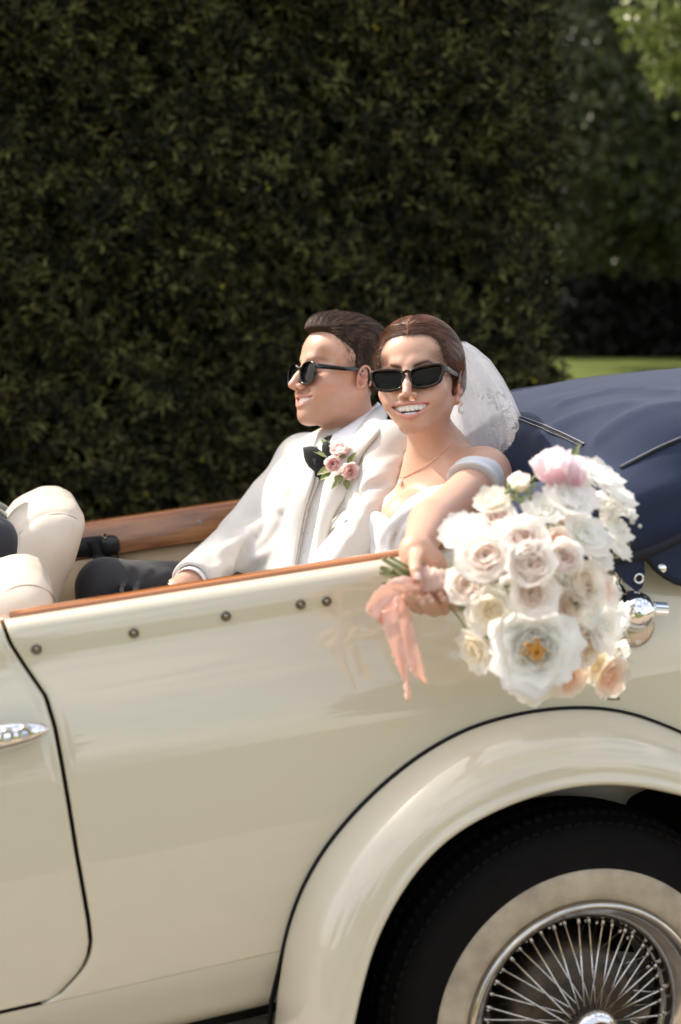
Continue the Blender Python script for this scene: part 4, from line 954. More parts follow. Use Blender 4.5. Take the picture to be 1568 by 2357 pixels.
# veil falling from the back of the head
vy = [786, 800, 830, 870, 915, 960, 1000, 1040, 1075, 1110]; vs = [1074, 1096, 1130, 1156, 1178, 1196, 1207, 1209, 1201, 1186]; vc = [1056, 1054, 1052, 1056, 1066, 1080, 1092, 1100, 1104, 1106]
vd = [.52, .53, .545, .56, .57, .585, .60, .61, .62, .62]
def veil(name, grow, fseed, m):
    Vv = []; nth = 90; yy = np.linspace(786, 1110, 46)
    for y in yy:
        xc_, xs_, dd = np.interp(y, vy, vc), np.interp(y, vy, vs), np.interp(y, vy, vd); c_ = at(xc_, y, dd); r_ = (at(xs_, y, dd)-c_)@CR+grow
        t = (y-786)/324
        for th in np.linspace(rad(-105), rad(150), nth):
            w = 1+(.13*math.sin(th*7+fseed+t*2)+.05*math.sin(th*13+fseed*2-t*3)+.012*math.sin(th*27+fseed*3+2*t))*t**.6*(.35+.65*abs(math.sin(th)))
            Vv.append(c_+CR*r_*w*math.cos(th)+CF*(r_*1.05*w*math.sin(th)+.01))
    return obj(name, np.array(Vv), gridf(46, nth), m, BRIDE)
VEIL = veil('veil', 0, 0., 'tulle'); veil('veil_layer', -.008, 1.7, 'tulle'); veil('veil_layer', -.017, 3.1, 'tulle')
rng = np.random.default_rng(12); mb = MB()
vv = np.array([v.co[:] for v in VEIL.data.vertices]).reshape(46, 90, 3)+np.array(BRIDE['org'])
for k in range(85):
    i = int(rng.uniform(17, 44)); j = int(np.clip(rng.normal(14+i*.18, 3.0), 1, 87)); c_ = vv[i, j]; e1 = vv[min(45, i+1), j]-c_; e2 = vv[i, min(89, j+1)]-c_; e1 /= np.linalg.norm(e1)+1e-9; e2 -= e1*(e2@e1); e2 /= np.linalg.norm(e2)+1e-9
    n_ = np.cross(e1, e2); n_ = -n_ if n_@CF > 0 else n_; a = rng.uniform(0, 2*math.pi)
    for pet in range(rng.integers(2, 5)):
        aa = a+pet*1.2; d = e1*math.cos(aa)+e2*math.sin(aa); s_ = np.cross(n_, d); ln = rng.uniform(.005, .0095); w = ln*.3
        mb.add([c_+n_*.001, c_+d*ln*.4+s_*w+n_*.0015, c_+d*ln*.8+s_*w*.7+n_*.0012, c_+d*ln+n_*.001, c_+d*ln*.8-s_*w*.7+n_*.0012, c_+d*ln*.4-s_*w+n_*.0015], [(0, 1, 2, 3, 4, 5)])
mb.obj('lace_motif', 'lace', VEIL, kind='stuff')
edge = np.array([vv[i, 23] for i in range(0, 46)])
# ------------------------------------------------------------------ the groom
GFR = head_frame(at(781, 860, .90), 61, 1.0, -2)
GG = dict(s=1.03, jaw=.050, jawz=-.086, chin=.079, chz=-.097, angz=-.058, full=.042, cheek=-.001, nose=.1095, nosez=-.034, tip=.0088, mw=.0385, mz=-.0605, lipf=.0900, lipc=13.5, up=.0025, open=.0115, tmp=.85)
GROOM = thing('person', 'groom in ivory dinner jacket, black bow tie and round dark sunglasses, facing left', 'person', tuple(at(760, 1420, .9)))
gh = GFR[1]
gR, gL = at(700, 1062, 1.10), at(893, 1040, .74); gnb = at(812, 1010, .93)
wR = at(446, 1336, .84)
GF = Field(axis(-.50, .30, .007, [(gh[0]-.13, gh[0]+.15)], .0024), axis(.62, 1.26, .007, [(gh[1]-.14, gh[1]+.14)], .0024), axis(.95, gh[2]+.16, .007, [(gh[2]-.15, gh[2]+.14)], .0024))
head(GF, GFR, GG)
gn0 = loc2car(GFR, np.array([[0, .020, -.072]]))[0]
GF.cap(gn0, gnb-np.array([0, 0, .02]), .056, .062, .02)
for q in (-1, 1): GF.cap(loc2car(GFR, np.array([[q*.052, .020, -.05]]))[0], gnb+np.array([-.05, -.02*q, -.01]), .018, .014, .02)
GF.ell((gR+gL)/2-np.array([0, 0, .06]), (.13, .17, .10), .04)
elR = at(556, 1238, 1.10)
GF.chain([gR, elR, wR], [.045, .038, .028], .03); GF.chain([wR, at(408, 1362, .81)], [.028, .030], .02)
for k in range(4): GF.chain([at(405-k*2, 1362+k*5, .82-k*.018), at(378-k, 1385+k*6, .80-k*.018), at(362, 1408+k*4, .79-k*.018)], [.0105, .0098, .0085], .006)
V, Fc = GF.mesh(); V = relax(V, Fc, 1, .35)
GB = obj('body', V, Fc, 'skin_groom', GROOM)
lip, cav, Lc = lip_mask(GFR, GG, V); C = np.tile(np.array([.61, .355, .25]), (len(V), 1))
for q in (-1, 1): C = mixc(C, .5*gs((q*.047, .064, -.036), .022), (.60, .26, .18)); C = mixc(C, .6*gs((q*.080, -.012, -.02), .026), (.62, .25, .18))
C = mixc(C, .5*gs((0, .112, -.036), .016), (.62, .28, .21))
beard = np.clip((-.048-Lc[:, 2])/.02, 0, 1)*np.clip((-.012-Lc[:, 1])/.03, 0, 1)*np.clip((Lc[:, 2]+.135)/.02, 0, 1); C = mixc(C, .22*beard, (.30, .19, .14))
C = mixc(C, lip*.7, (.58, .24, .20)); C = mixc(C, cav, (.10, .02, .02))
brow = np.zeros(len(V)); Ls = Lc
for q in (-1, 1):
    x = Ls[:, 0]*q; zb = .0165+.006*np.clip((x-.010)/.026, 0, 1)-.008*np.clip((x-.036)/.018, 0, 1); brow = np.maximum(brow, np.exp(-((Ls[:, 2]-zb)/.0042)**2)*np.clip((x-.010)/.006, 0, 1)*np.clip((.058-x)/.012, 0, 1)*(Ls[:, 1] < -.03))
C = mixc(C, brow*.45, (.16, .09, .05)); set_col(GB, C)
teeth(GFR, GG, GROOM)
# hair: short sides, brushed up and back on top
gs_ = GG['s']
GHf = Field(axis(gh[0]-.15, gh[0]+.18, .003), axis(gh[1]-.16, gh[1]+.16, .003), axis(gh[2]-.12, gh[2]+.17, .003)); GHf.fr = GFR
GHf.ell((0, .021*gs_, .034*gs_), (.0758*gs_, .0955*gs_, .086*gs_), 0.)
GHf.ell((0, .000, .070), (.062, .084, .050), .03); GHf.ell((0, -.048, .092), (.046, .030, .020), .02)
gz_ = np.array([-.16, -.10, -.065, -.045, -.022, -.005, .015, .035, .055, .075, .085, .092, .16])*gs_; gf_ = np.array([-.085, -.080, -.070, -.055, -.030, .012, .028, .036, .040, .050, .064, .12, .3])*gs_
def gcut(x, y, z):
    back = np.clip(((-y)+.02)/.05, 0, 1); return ((-y)-np.interp(z, gz_, gf_).astype(np.float32)-.012*np.clip(1-np.abs(x)/.045, 0, 1)*(z > .06))*.8
GHf.apply(gcut, (-.2, -.2, -.2), (.2, .2, .2), .016, 'and', pad=0)
V, Fc = GHf.mesh(); V = relax(V, Fc, 2); GHAIR = obj('hair', V, Fc, 'hair_brown', GROOM); L = car2loc(GFR, V)
set_f(GHAIR, L[:, 0]*9+.25*np.sin(L[:, 1]*40)+np.where(L[:, 2] < .05, L[:, 1]*14, 0), 'strand')
rng = np.random.default_rng(31); sel = [i for i in rng.permutation(len(V)) if (L[i, 2] > -.05)][:8200]; sel += [i for i in range(len(L)) if L[i, 1] < -.052 and L[i, 2] > .066][::2]; Lg = L
cols = np.array([np.array([.060, .034, .022])*(.5+2.2*(.5+.5*math.sin(L[i, 0]*420+2*math.sin(L[i, 1]*90)+L[i, 1]*60))**2+1.3*rng.random()**3) for i in sel])  # random strand tones plus light streaks painted in as sun highlights
def gstrand(i):
    l = Lg[sel[i]].copy(); n = l-np.array([0, .02, .02]); n /= np.linalg.norm(n); topw = np.clip((l[2]-.062)/.035, 0, 1); front = np.clip((-l[1]-.02)/.06, 0, 1)
    d_side = np.array([0, .45, -.9]); wall = (l[1] < -.055)*(l[2] > .062); d_top = np.array([l[0]*1.5, 1.0-.6*wall, .05+.40*front+.8*wall])
    t = d_side*(1-topw)+d_top*topw+rng.normal(size=3)*.13; t -= n*(t@n)*(1-.25*topw); t /= np.linalg.norm(t)
    ln = .009*(1-topw)+topw*(.030+.006*front)*(1-.4*wall)*rng.uniform(.6, 1.1); lift = .10+.30*topw+rng.random()*.10
    return loc2car(GFR, np.array([l+t*ln*s_+n*ln*lift*(s_-.8*s_*s_)-n*.0006 for s_ in np.linspace(0, 1, 6)]))
strands(sel, gstrand, .00080, 'hair_strand', 'strand_brown', GROOM, n=6, cols=cols)
edge_hairs(np.array([v.co[:] for v in GB.data.vertices])+np.array(GROOM['org']), GFR, gcut, -.016, .003, lambda l: np.stack([0*l[:, 0], .45+0*l[:, 0], -.9+0*l[:, 0]], 1), .006, 1000, np.array([.10, .06, .042]), 'temple_hair', 'strand_brown', GROOM, 6)
# round black sunglasses
sh = lens_shape(.0245, .0215, .84, 44); sh[:, 0] *= np.where(sh[:, 1] < 0, .93, 1.0)
sunglasses(GFR, GG, GROOM, sh, .0030, -.010, .0945, .0335, 'black_acetate', 'lens_dark', 7, tz=.012, ear=(-.006, .012))
# ---- jacket, shirt, trousers
ghip = at(735, 1440, .92); gsa = (gL-gR)/np.linalg.norm(gL-gR); gta = gnb-ghip; gta -= gsa*(gta@gsa); gta /= np.linalg.norm(gta); gfa = np.cross(gsa, gta)
if gfa[1] > 0: gfa = -gfa
GTR = np.stack([gsa, -gfa, gta], 1); gc = (gL+gR)/2
def gt(x, f, z): return gc+gsa*x+gfa*f+gta*z
elL, wL = at(858, 1208, .66), at(728, 1350, .64)
def g_torso(F, inf):
    F.ell(gt(0, 0, -.09), (.190+inf, .112+inf, .14+inf), .03, R=GTR); F.ell(gt(0, .004, -.24), (.168+inf, .115+inf, .17+inf), .06, R=GTR); F.ell(gt(0, .01, -.42), (.165+inf, .125+inf, .16+inf), .06, R=GTR)
    for q in (-1, 1): F.ell(gt(q*.08, .060, -.10), (.085+inf, .052+inf, .075+inf), .04, R=GTR)
TF = Field(axis(-.45, .25, .006), axis(.58, 1.36, .006), axis(.70, 1.32, .006)); g_torso(TF, 0.)
TF.cap(gnb-gta*.03, gnb+gta*.012, .072, .066, .02)
V, Fc = TF.mesh(); SHIRT = obj('shirt', relax(V, Fc, 1), Fc, 'shirt_white', GROOM)
JF = Field(axis(-.56, .25, .005), axis(.55, 1.38, .005), axis(.80, 1.36, .005)); g_torso(JF, .016)
for S_, e_, w_ in ((gR, elR, wR), (gL, elL, wL)):
    JF.ell(S_-gta*.018, (.060, .060, .056), .04)
    JF.chain([S_-gta*.02, S_*.5+e_*.5, e_], [.061, .060, .054], .03); JF.chain([e_, e_*.5+w_*.5, w_], [.054, .050, .047], .02)
    JF.cap(gnb-gta*.045, S_+gta*.012, .060, .048, .05)
JF.ell(at(622, 1296, 1.02), (.085, .09, .075), .05); JF.cap(at(600, 1290, 1.05), gt(-.08, .03, -.30), .06, .07, .05)
# collar standing round the neck
JF.chain([gnb+gsa*.02*math.cos(a)*0+(gsa*math.cos(a)*.075-gfa*math.sin(a)*.07)+gta*(.012+.020*math.sin(a))-gfa*.012 for a in np.linspace(rad(-25), rad(205), 14)], .0125, .02)
XX, YY, ZZ = JF.ax[0][:, None, None], JF.ax[1][None, :, None], JF.ax[2][None, None, :]
PX, PYx = px_of(XX, YY, ZZ)
shirt_poly = [(742, 1010), (770, 1000), (868, 925), (876, 945), (800, 1050), (757, 1085), (745, 1130), (730, 1200), (716, 1270), (711, 1320), (680, 1320), (697, 1235), (712, 1165), (736, 1105), (730, 1040)]
fr_ = (XX-gc[0])*gfa[0]+(YY-gc[1])*gfa[1]+(ZZ-gc[2])*gfa[2]
dd = np.maximum(inpoly(PX, PYx, shirt_poly)/1080., -(fr_+.01)).astype(np.float32); JF.d = smax(JF.d, -dd, .004)
# neck opening
JF.cap(gnb-gta*.06, gnb+gta*.12, .067, .070, .006, 'sub')
# sleeve ends
for w_, e_ in ((wR, elR), (wL, elL)):
    d_ = (w_-e_)/np.linalg.norm(w_-e_); JF.apply(lambda x, y, z: (x-w_[0])*d_[0]+(y-w_[1])*d_[1]+(z-w_[2])*d_[2]-.012, w_-.09, w_+.09, .004, 'and', pad=0)
    JF.cap(w_-d_*.002, w_+d_*.08, .036, .038, .002, 'sub')
for pts, r in (([(668, 1120), (640, 1180), (610, 1230)], .012), ([(655, 1165), (615, 1195), (585, 1255)], .010), ([(600, 1205), (560, 1225), (535, 1275)], .012), ([(640, 1200), (600, 1260), (560, 1300)], .010),
               ([(575, 1230), (545, 1262), (530, 1305)], .009), ([(545, 1245), (505, 1275), (500, 1325)], .009), ([(625, 1265), (580, 1295), (560, 1318)], .009), ([(530, 1300), (490, 1315), (478, 1340)], .008),
               ([(925, 1060), (870, 1085), (835, 1130)], .011), ([(905, 1120), (860, 1140), (828, 1172)], .012), ([(915, 1090), (880, 1098), (850, 1110)], .008), ([(905, 1150), (850, 1165), (822, 1185)], .009), ([(838, 1190), (815, 1230), (800, 1280)], .009), ([(800, 1240), (780, 1275), (765, 1300)], .010),
               ([(690, 1130), (672, 1200), (640, 1285)], .007)):
    JF.fold(pts, r, .45, .016)
for pts, r in (([(655, 1090), (648, 1150), (665, 1210)], .006), ([(828, 1060), (822, 1120), (820, 1180)], .006), ([(590, 1240), (560, 1262), (548, 1300)], .005), ([(880, 1112), (845, 1122), (825, 1150)], .006)): JF.fold(pts, r, .3, .010, 'sub')
V, Fc = JF.mesh(); V = relax(V, Fc, 1, .4); JACKET = obj('jacket', V, Fc, 'ivory_wool', GROOM)
def sheet(F, left, right, name, m, parent, n=34, w=9, off=.006, bulge=.004, th=.003, taper=None):
    """cloth laid on the surface between two lines of photo positions"""
    A = spline(left, n); B = spline(right, n); V = []
    for a, b in zip(A, B):
        for t in np.linspace(0, 1, w):
            p = a+(b-a)*t; q = F.hit(*p); V.append(np.r_[q, off+bulge*math.sin(t*math.pi)])
    V = np.array(V).reshape(n, w, 4)
    P = V[..., :3]
    for _ in range(5):
        P[1:-1] = (P[:-2]+2*P[1:-1]+P[2:])/4; P[:, 1:-1] = (P[:, :-2]+2*P[:, 1:-1]+P[:, 2:])/4
    N = np.cross(np.gradient(P, axis=0).reshape(-1, 3), np.gradient(P, axis=1).reshape(-1, 3)); N /= np.linalg.norm(N, axis=1)[:, None]+1e-9; N = np.where((N@CF)[:, None] > 0, -N, N)
    return obj(name, P.reshape(-1, 3)+N*V[..., 3].reshape(-1, 1), gridf(n, w), m, parent, solid=th)
JS = Field(*JF.ax); g_torso(JS, .016)
for S_ in (gR, gL): JS.ell(S_-gta*.018, (.066, .066, .062), .04); JS.cap(gnb-gta*.045, S_+gta*.012, .060, .048, .05)
JS.cap(gnb-gta*.06, gnb+gta*.02, .078, .076, .02)
sheet(JS, [(871, 938), (835, 985), (800, 1040), (768, 1078), (752, 1105), (744, 1150), (730, 1220), (717, 1290), (711, 1318)], [(884, 952), (890, 985), (862, 1020), (832, 1058), (820, 1106), (796, 1146), (772, 1180), (752, 1260), (740, 1312)], 'lapel', 'ivory_lapel', JACKET, off=.008, bulge=.006, th=.0035)
sheet(JS, [(735, 1025), (722, 1045), (732, 1090), (720, 1135), (706, 1180), (696, 1235), (681, 1318)], [(733, 1022), (708, 1040), (692, 1085), (676, 1135), (662, 1185), (648, 1240), (630, 1318)], 'lapel', 'ivory_lapel', JACKET, off=.007, bulge=.006, th=.0035)
sheet(JF, [(761, 1197), (780, 1186), (798, 1176)], [(757, 1222), (778, 1212), (801, 1199)], 'breast_pocket', 'ivory_wool', JACKET, n=8, w=5, off=.0015, bulge=.001, th=.002)
# shirt collar wrapping the neck, and shirt cuff
ca = np.linspace(rad(-200), rad(20), 40); V = []
for a in ca:
    e_ = gsa*math.cos(a)-gfa*math.sin(a); op = 0
    V += [gnb+e_*.072-gta*.035+gfa*.004, gnb+e_*.0725+gta*(.012+.008*math.sin(-a)*-1)+gfa*.006]
COLR = obj('shirt_collar', np.array(V), gridf(40, 2), 'shirt_white', GROOM, solid=.004)
sheet(JS, [(769, 1003), (800, 985), (835, 958), (868, 930)], [(757, 1060), (785, 1052), (830, 1000), (876, 945)], 'collar_leaf', 'shirt_white', GROOM, n=14, w=6, off=.004, bulge=.004)
sheet(JS, [(742, 1008), (745, 1012), (752, 1016)], [(733, 1032), (742, 1048), (752, 1056)], 'collar_leaf', 'shirt_white', GROOM, n=6, w=5, off=.004, bulge=.002)
d_ = (wR-elR)/np.linalg.norm(wR-elR); MB().lathe([(.034, -.01), (.035, .02), (.0355, .024), (.032, .024), (.031, -.01)], wR, d_, 28).obj('shirt_cuff', 'shirt_white', GROOM)
MB().lathe([(.0385, -.01), (.0388, .0105)], wR, d_, 28).obj('sleeve_lining', 'ivory_lining', JACKET)
for px, py in ((722, 1178), (712, 1225), (702, 1272)):
    q = TF.hit(px, py); n_ = TF.grad(q); MB().lathe([(.0001, .0022), (.003, .0018), (.0045, 0)], q, n_, 12).obj('button', 'pearl', SHIRT)
# bow tie
def wing(px, Yc, th, name, parent):
    P = np.array([at(x, y, Y) for x, y, Y in px]); c_ = P.mean(0); n = len(P); B = FieldHull(P, th) if False else None
    f_ = spline(np.r_[P, P[:1]], 28)[:-1]; V = [c_-CF*th*1.3]; 
    rings = [(.04, th*1.0), (.3, th*1.0), (.6, th*.95), (.85, th*.7), (1., th*.2), (1., -th*.2), (.8, -th*.7), (.4, -th), (.04, -th)]
    V = [];
    for k, d in rings: V.append(c_+(f_-c_)*k-CF*d)
    V = np.concatenate([*V]); Fc = [tuple(q) for q in gridf(len(rings), 27, cv=True)]+[tuple(range(27))[::-1], tuple(range(8*27, 9*27))]
    return obj(name, V, Fc, 'black_velvet', parent)
tk = JS.hit(742, 1052)+np.array([0, -.024, 0]); ty_ = tk[1]
BOW = MB().add(*(lambda v: v)((np.array([at(736, 1034, ty_-.012), at(750, 1040, ty_-.014), at(757, 1062, ty_-.014), at(744, 1070, ty_-.012), at(736, 1034, ty_+.01), at(750, 1040, ty_+.01), at(757, 1062, ty_+.01), at(744, 1070, ty_+.01)]), [(0, 1, 2, 3), (4, 7, 6, 5), (0, 4, 5, 1), (1, 5, 6, 2), (2, 6, 7, 3), (3, 7, 4, 0)]))).obj('bow_tie', 'black_velvet', GROOM, sub=2)
wing([(697, 1030, ty_+.03), (718, 1027, ty_+.015), (742, 1040, ty_), (754, 1062, ty_), (748, 1090, ty_), (734, 1106, ty_+.004), (718, 1085, ty_+.015), (702, 1060, ty_+.025)], ty_, .011, 'wing', BOW)
wing([(741, 1042, ty_), (742, 1022, ty_-.005), (753, 1015, ty_-.01), (764, 1032, ty_-.02), (775, 1052, ty_-.03), (772, 1078, ty_-.03), (760, 1082, ty_-.02), (752, 1064, ty_-.008)], ty_, .009, 'wing', BOW)
# trousers
PF = Field(axis(-.74, .1, .006), axis(.55, 1.16, .006), axis(.62, 1.14, .006))
kn = at(243, 1352, .92); PF.ell(ghip, (.16, .19, .11), 0.)
PF.chain([ghip+np.array([-.02, .09, .0]), (ghip+kn)/2+np.array([0, .05, .012]), kn], [.095, .080, .060], .03); PF.chain([kn, kn+np.array([-.02, 0, -.12]), kn+np.array([.03, 0, -.34])], [.060, .058, .05], .02)
k2 = kn+np.array([.0, -.20, -.07]); PF.chain([ghip+np.array([-.02, -.09, -.02]), k2], [.092, .062], .03); PF.chain([k2, k2+np.array([.01, 0, -.34])], [.060, .05], .02)
for pts, r in (([(420, 1320), (395, 1350), (385, 1375)], .008), ([(385, 1318), (350, 1345), (340, 1385)], .008), ([(345, 1312), (318, 1345), (310, 1390)], .007), ([(300, 1305), (285, 1340), (280, 1390)], .006)): PF.fold(pts, r, .5, .014)
V, Fc = PF.mesh(); obj('trousers', relax(V, Fc, 2, .4), Fc, 'trouser_black', GROOM)

# ------------------------------------------------------------------ buttonhole flower on the lapel
def petal_mesh(L, W, cup, curl, ruff, seed, nu=7, nv=6):
    """one petal growing along +z from the origin, hollow side towards -y ... returned as a grid of points"""
    r_ = np.random.default_rng(seed); u = np.linspace(0, 1, nu)[:, None]; v = np.linspace(-1, 1, nv)[None]
    w = W*np.sin(np.clip(u*.9+.1, 0, 1)**.75*math.pi*.62)*1.05; x = w*v; z = L*u*(1-.16*np.abs(v)**2.2*u)
    y = cup*(v**2)*W*(.3+u)*-1+(-curl*L*np.clip(u-.55, 0, 1)**2*2)*-1+ruff*W*np.sin(v*5+r_.uniform(0, 6))*u**3+.18*L*np.sin(u*math.pi)*1
    return np.stack([x+0*z, y+0*x, z+0*x], -1)
def flower(R_out, layers, openness, seed, ruff=1., wide=.42):
    """rose of overlapping petals round +z; returns vertices, faces, radial share (0 centre, 1 outside), tip share"""
    r_ = np.random.default_rng(seed); Vs = []; Fs = []; A = []; B = []; n = 0; nu, nv = 7, 6; total = sum(layers); done = 0; ang = r_.uniform(0, 6)
    for li, k in enumerate(layers):
        t = (li+.5)/len(layers)
        for j in range(k):
            ang += 2*math.pi/k+r_.normal()*.12 if k > 1 else 2.399
            L = R_out*(.60+.48*t)*r_.uniform(.86, 1.10); W = R_out*(.26+wide*t)*r_.uniform(.85, 1.15)
            P = petal_mesh(L, W, .55-.2*t, (.15+1.0*t)*openness, .14*ruff+.14*ruff*t, int(r_.integers(1e9)), nu, nv).reshape(-1, 3)
            tilt = rad(4)+rad(8+62*openness)*t**1.3+r_.normal()*.09; ct, st = math.cos(tilt), math.sin(tilt)
            y = P[:, 1]*-1; z = P[:, 2]; rr = R_out*(.05+.20*t)
            Q = np.c_[P[:, 0], -(rr+z*st+ -y*ct*0.9*-1*-1), z*ct-y*st*.6-R_out*.25*t]
            ca_, sa_ = math.cos(ang), math.sin(ang); Q = np.c_[Q[:, 0]*ca_-Q[:, 1]*sa_, Q[:, 0]*sa_+Q[:, 1]*ca_, Q[:, 2]]
            Vs.append(Q); Fs.append(gridf(nu, nv)+n); n += len(Q); A.append(np.full(len(Q), t)); B.append(np.repeat(np.linspace(0, 1, nu), nv))
        ang += .9
    return np.concatenate(Vs), np.concatenate(Fs), np.concatenate(A), np.concatenate(B)
def face_frame(n, roll=0.):
    a, u, v = frame_of(n); return np.stack([u*math.cos(roll)+v*math.sin(roll), -u*math.sin(roll)+v*math.cos(roll), a], 1)
def leaf_mesh(L, W, bend=.25, n=7):
    V = []
    for t in np.linspace(0, 1, n):
        w = W*math.sin(math.pi*min(1, t**.8*.97+.015))*.5+.0003; z = -bend*L*t*t
        for u in (-1, -.5, 0, .5, 1): V.append([w*u, L*t, z+abs(u)*w*.35+.04*W*math.sin(t*17+u)])
    return np.array(V), gridf(n, 5)
BQ = thing('buttonhole', 'pink rosebud buttonhole with green leaves pinned to the ivory lapel', 'buttonhole', tuple(JS.hit(790, 1085)))
for i, (px, py, r, nd_) in enumerate(((795, 1056, .0235, (-.1, -.5, .9)), (776, 1084, .0215, (-.35, -.9, .25)), (807, 1094, .0235, (.2, -.95, .1)))):
    q = JS.hit(px, py); n_ = JS.grad(q); V, Fc, A, B = flower(r, [4, 5, 6, 6, 6], .30, 70+i, .6, .48); Rf = face_frame(np.array(nd_), i)
    o = obj('rosebud', (V @ Rf.T)+q+n_*.026, Fc, 'pink_petal', BQ); set_col(o, np.array([.96, .74, .72])+(np.array([.97, .87, .85])-np.array([.96, .74, .72]))*np.clip(A*.5+B*.5, 0, 1)[:, None])
for i, (px, py, ex, ey, w, dn) in enumerate(((778, 1062, 752, 1036, .017, .03), (770, 1070, 728, 1058, .008, .03), (772, 1088, 742, 1108, .018, .022), (770, 1096, 748, 1118, .015, .02), (788, 1102, 782, 1126, .018, .022), (792, 1106, 768, 1135, .012, .018), (812, 1078, 832, 1052, .016, .02), (800, 1110, 802, 1134, .014, .015), (816, 1072, 828, 1068, .013, .02), (782, 1060, 780, 1040, .01, .015), (806, 1062, 800, 1052, .012, .03))):
    q = JS.hit(px, py); e = JS.hit(ex, ey); n_ = JS.grad(q); q = q+n_*(.020); e = e+n_*(dn+.012); d = e-q; L_ = np.linalg.norm(d); d /= L_; n2 = n_-d*(n_@d); n2 /= np.linalg.norm(n2); s_ = np.cross(d, n2)
    V, Fc = leaf_mesh(L_, w, .12); o = obj('leaf', V @ np.stack([s_, d, n2], 1).T+q, Fc, 'bout_leaf', BQ); k = (i % 3)/3; set_col(o, np.tile(np.array([.17, .21, .06])*(1-k)+np.array([.30, .33, .15])*k, (len(V), 1)))
# ------------------------------------------------------------------ the driver, cut by the left edge of the picture
DRV = thing('person', 'driver in dark navy suit in the front seat, cut off by the left edge', 'person', (-1.05, 1.0, .62))
DFd = Field(axis(-1.75, -.70, .010), axis(.70, 1.34, .010), axis(.50, 1.26, .010))
sh_ = at(36, 1180, 1.02); cx = sh_[0]-.085; hx_ = cx-.10
DFd.ell((cx-.0, 1.02, 1.04), (.12, .20, .20), 0.); DFd.ell((cx-.06, 1.02, .80), (.13, .18, .24), .06)
for q in (-1, 1): DFd.ell((cx+.012, 1.02+q*.175, sh_[2]-.045), (.072, .072, .07), .04); DFd.chain([(cx+.012, 1.02+q*.19, sh_[2]-.055), (cx-.08, 1.02+q*.21, .90), (cx-.34, 1.02+q*.14, .92)], [.068, .056, .042], .03)
for q in (-1, 1): DFd.cap((cx-.08, 1.02+q*.09, .64), (cx-.55, 1.02+q*.10, .70), .09, .065, .04)
V, Fc = DFd.mesh(); obj('suit', relax(V, Fc, 2), Fc, 'navy_suit', DRV)
DH = Field(axis(hx_-.16, cx+.14, .006), axis(.86, 1.18, .006), axis(1.12, 1.58, .006)); DFR = (np.array([[0, 1, 0], [-1, 0, 0], [0, 0, 1.]]) @ np.eye(3), np.array([hx_-.02, 1.02, 1.38]))
DFR = (np.stack([[0, -1., 0], [1., 0, 0], [0, 0, 1.]], 1), DFR[1]); head(DH, DFR, GG); DH.cap((hx_, 1.02, 1.31), (cx-.04, 1.02, 1.16), .060, .066, .02)
V, Fc = DH.mesh(); o = obj('body', relax(V, Fc, 1), Fc, 'skin_groom', DRV); set_col(o, np.tile([.60, .34, .25], (len(V), 1)))
DHx = 0
DHf = Field(axis(hx_-.16, hx_+.16, .006), axis(.86, 1.18, .006), axis(1.28, 1.58, .006)); DHf.fr = DFR; DHf.ell((0, .021, .036), (.084, .104, .093), 0.); DHf.apply(gcut, (-.2, -.2, -.2), (.2, .2, .2), .005, 'and', pad=0)
V, Fc = DHf.mesh(); o = obj('hair', relax(V, Fc, 1), Fc, 'hair_brown', DRV); set_f(o, V[:, 1]*9, 'strand')
# ================================================================== the bouquet
mat('petal', (.84, .80, .74), .6, attr='Col', trans=.7, spec=.12)
mat('stem_green', (.27, .30, .14), .5, noise=(60, .6, (.15, .18, .07)))
mat('leaf_green', (.09, .12, .03), .5, attr='Col', trans=.2)
mat('silk_peach', (.93, .69, .60), .5, trans=.45, sheen=.3, bump=(300, .15, .001), noise=(18, .5, (.95, .78, .71)))
mat('stamen', (.62, .30, .04), .6)
BOU = thing('bouquet', 'white and blush rose bouquet held over the car side, with peach silk ribbon', 'bouquet', tuple(at(985, 1335, -.05)))
grip = at(990, 1338, -.048); bc = at(1255, 1310, -.13)
KIND = {'blush': ((.99, .89, .83), (.99, .965, .935)), 'white': ((.985, .975, .93), (.985, .98, .97)), 'cream': ((.985, .92, .78), (.985, .955, .89)), 'peach': ((.97, .76, .60), (.98, .90, .82)), 'pink': ((.95, .74, .80), (.98, .92, .93)), 'ivory': ((.985, .90, .80), (.985, .96, .92))}
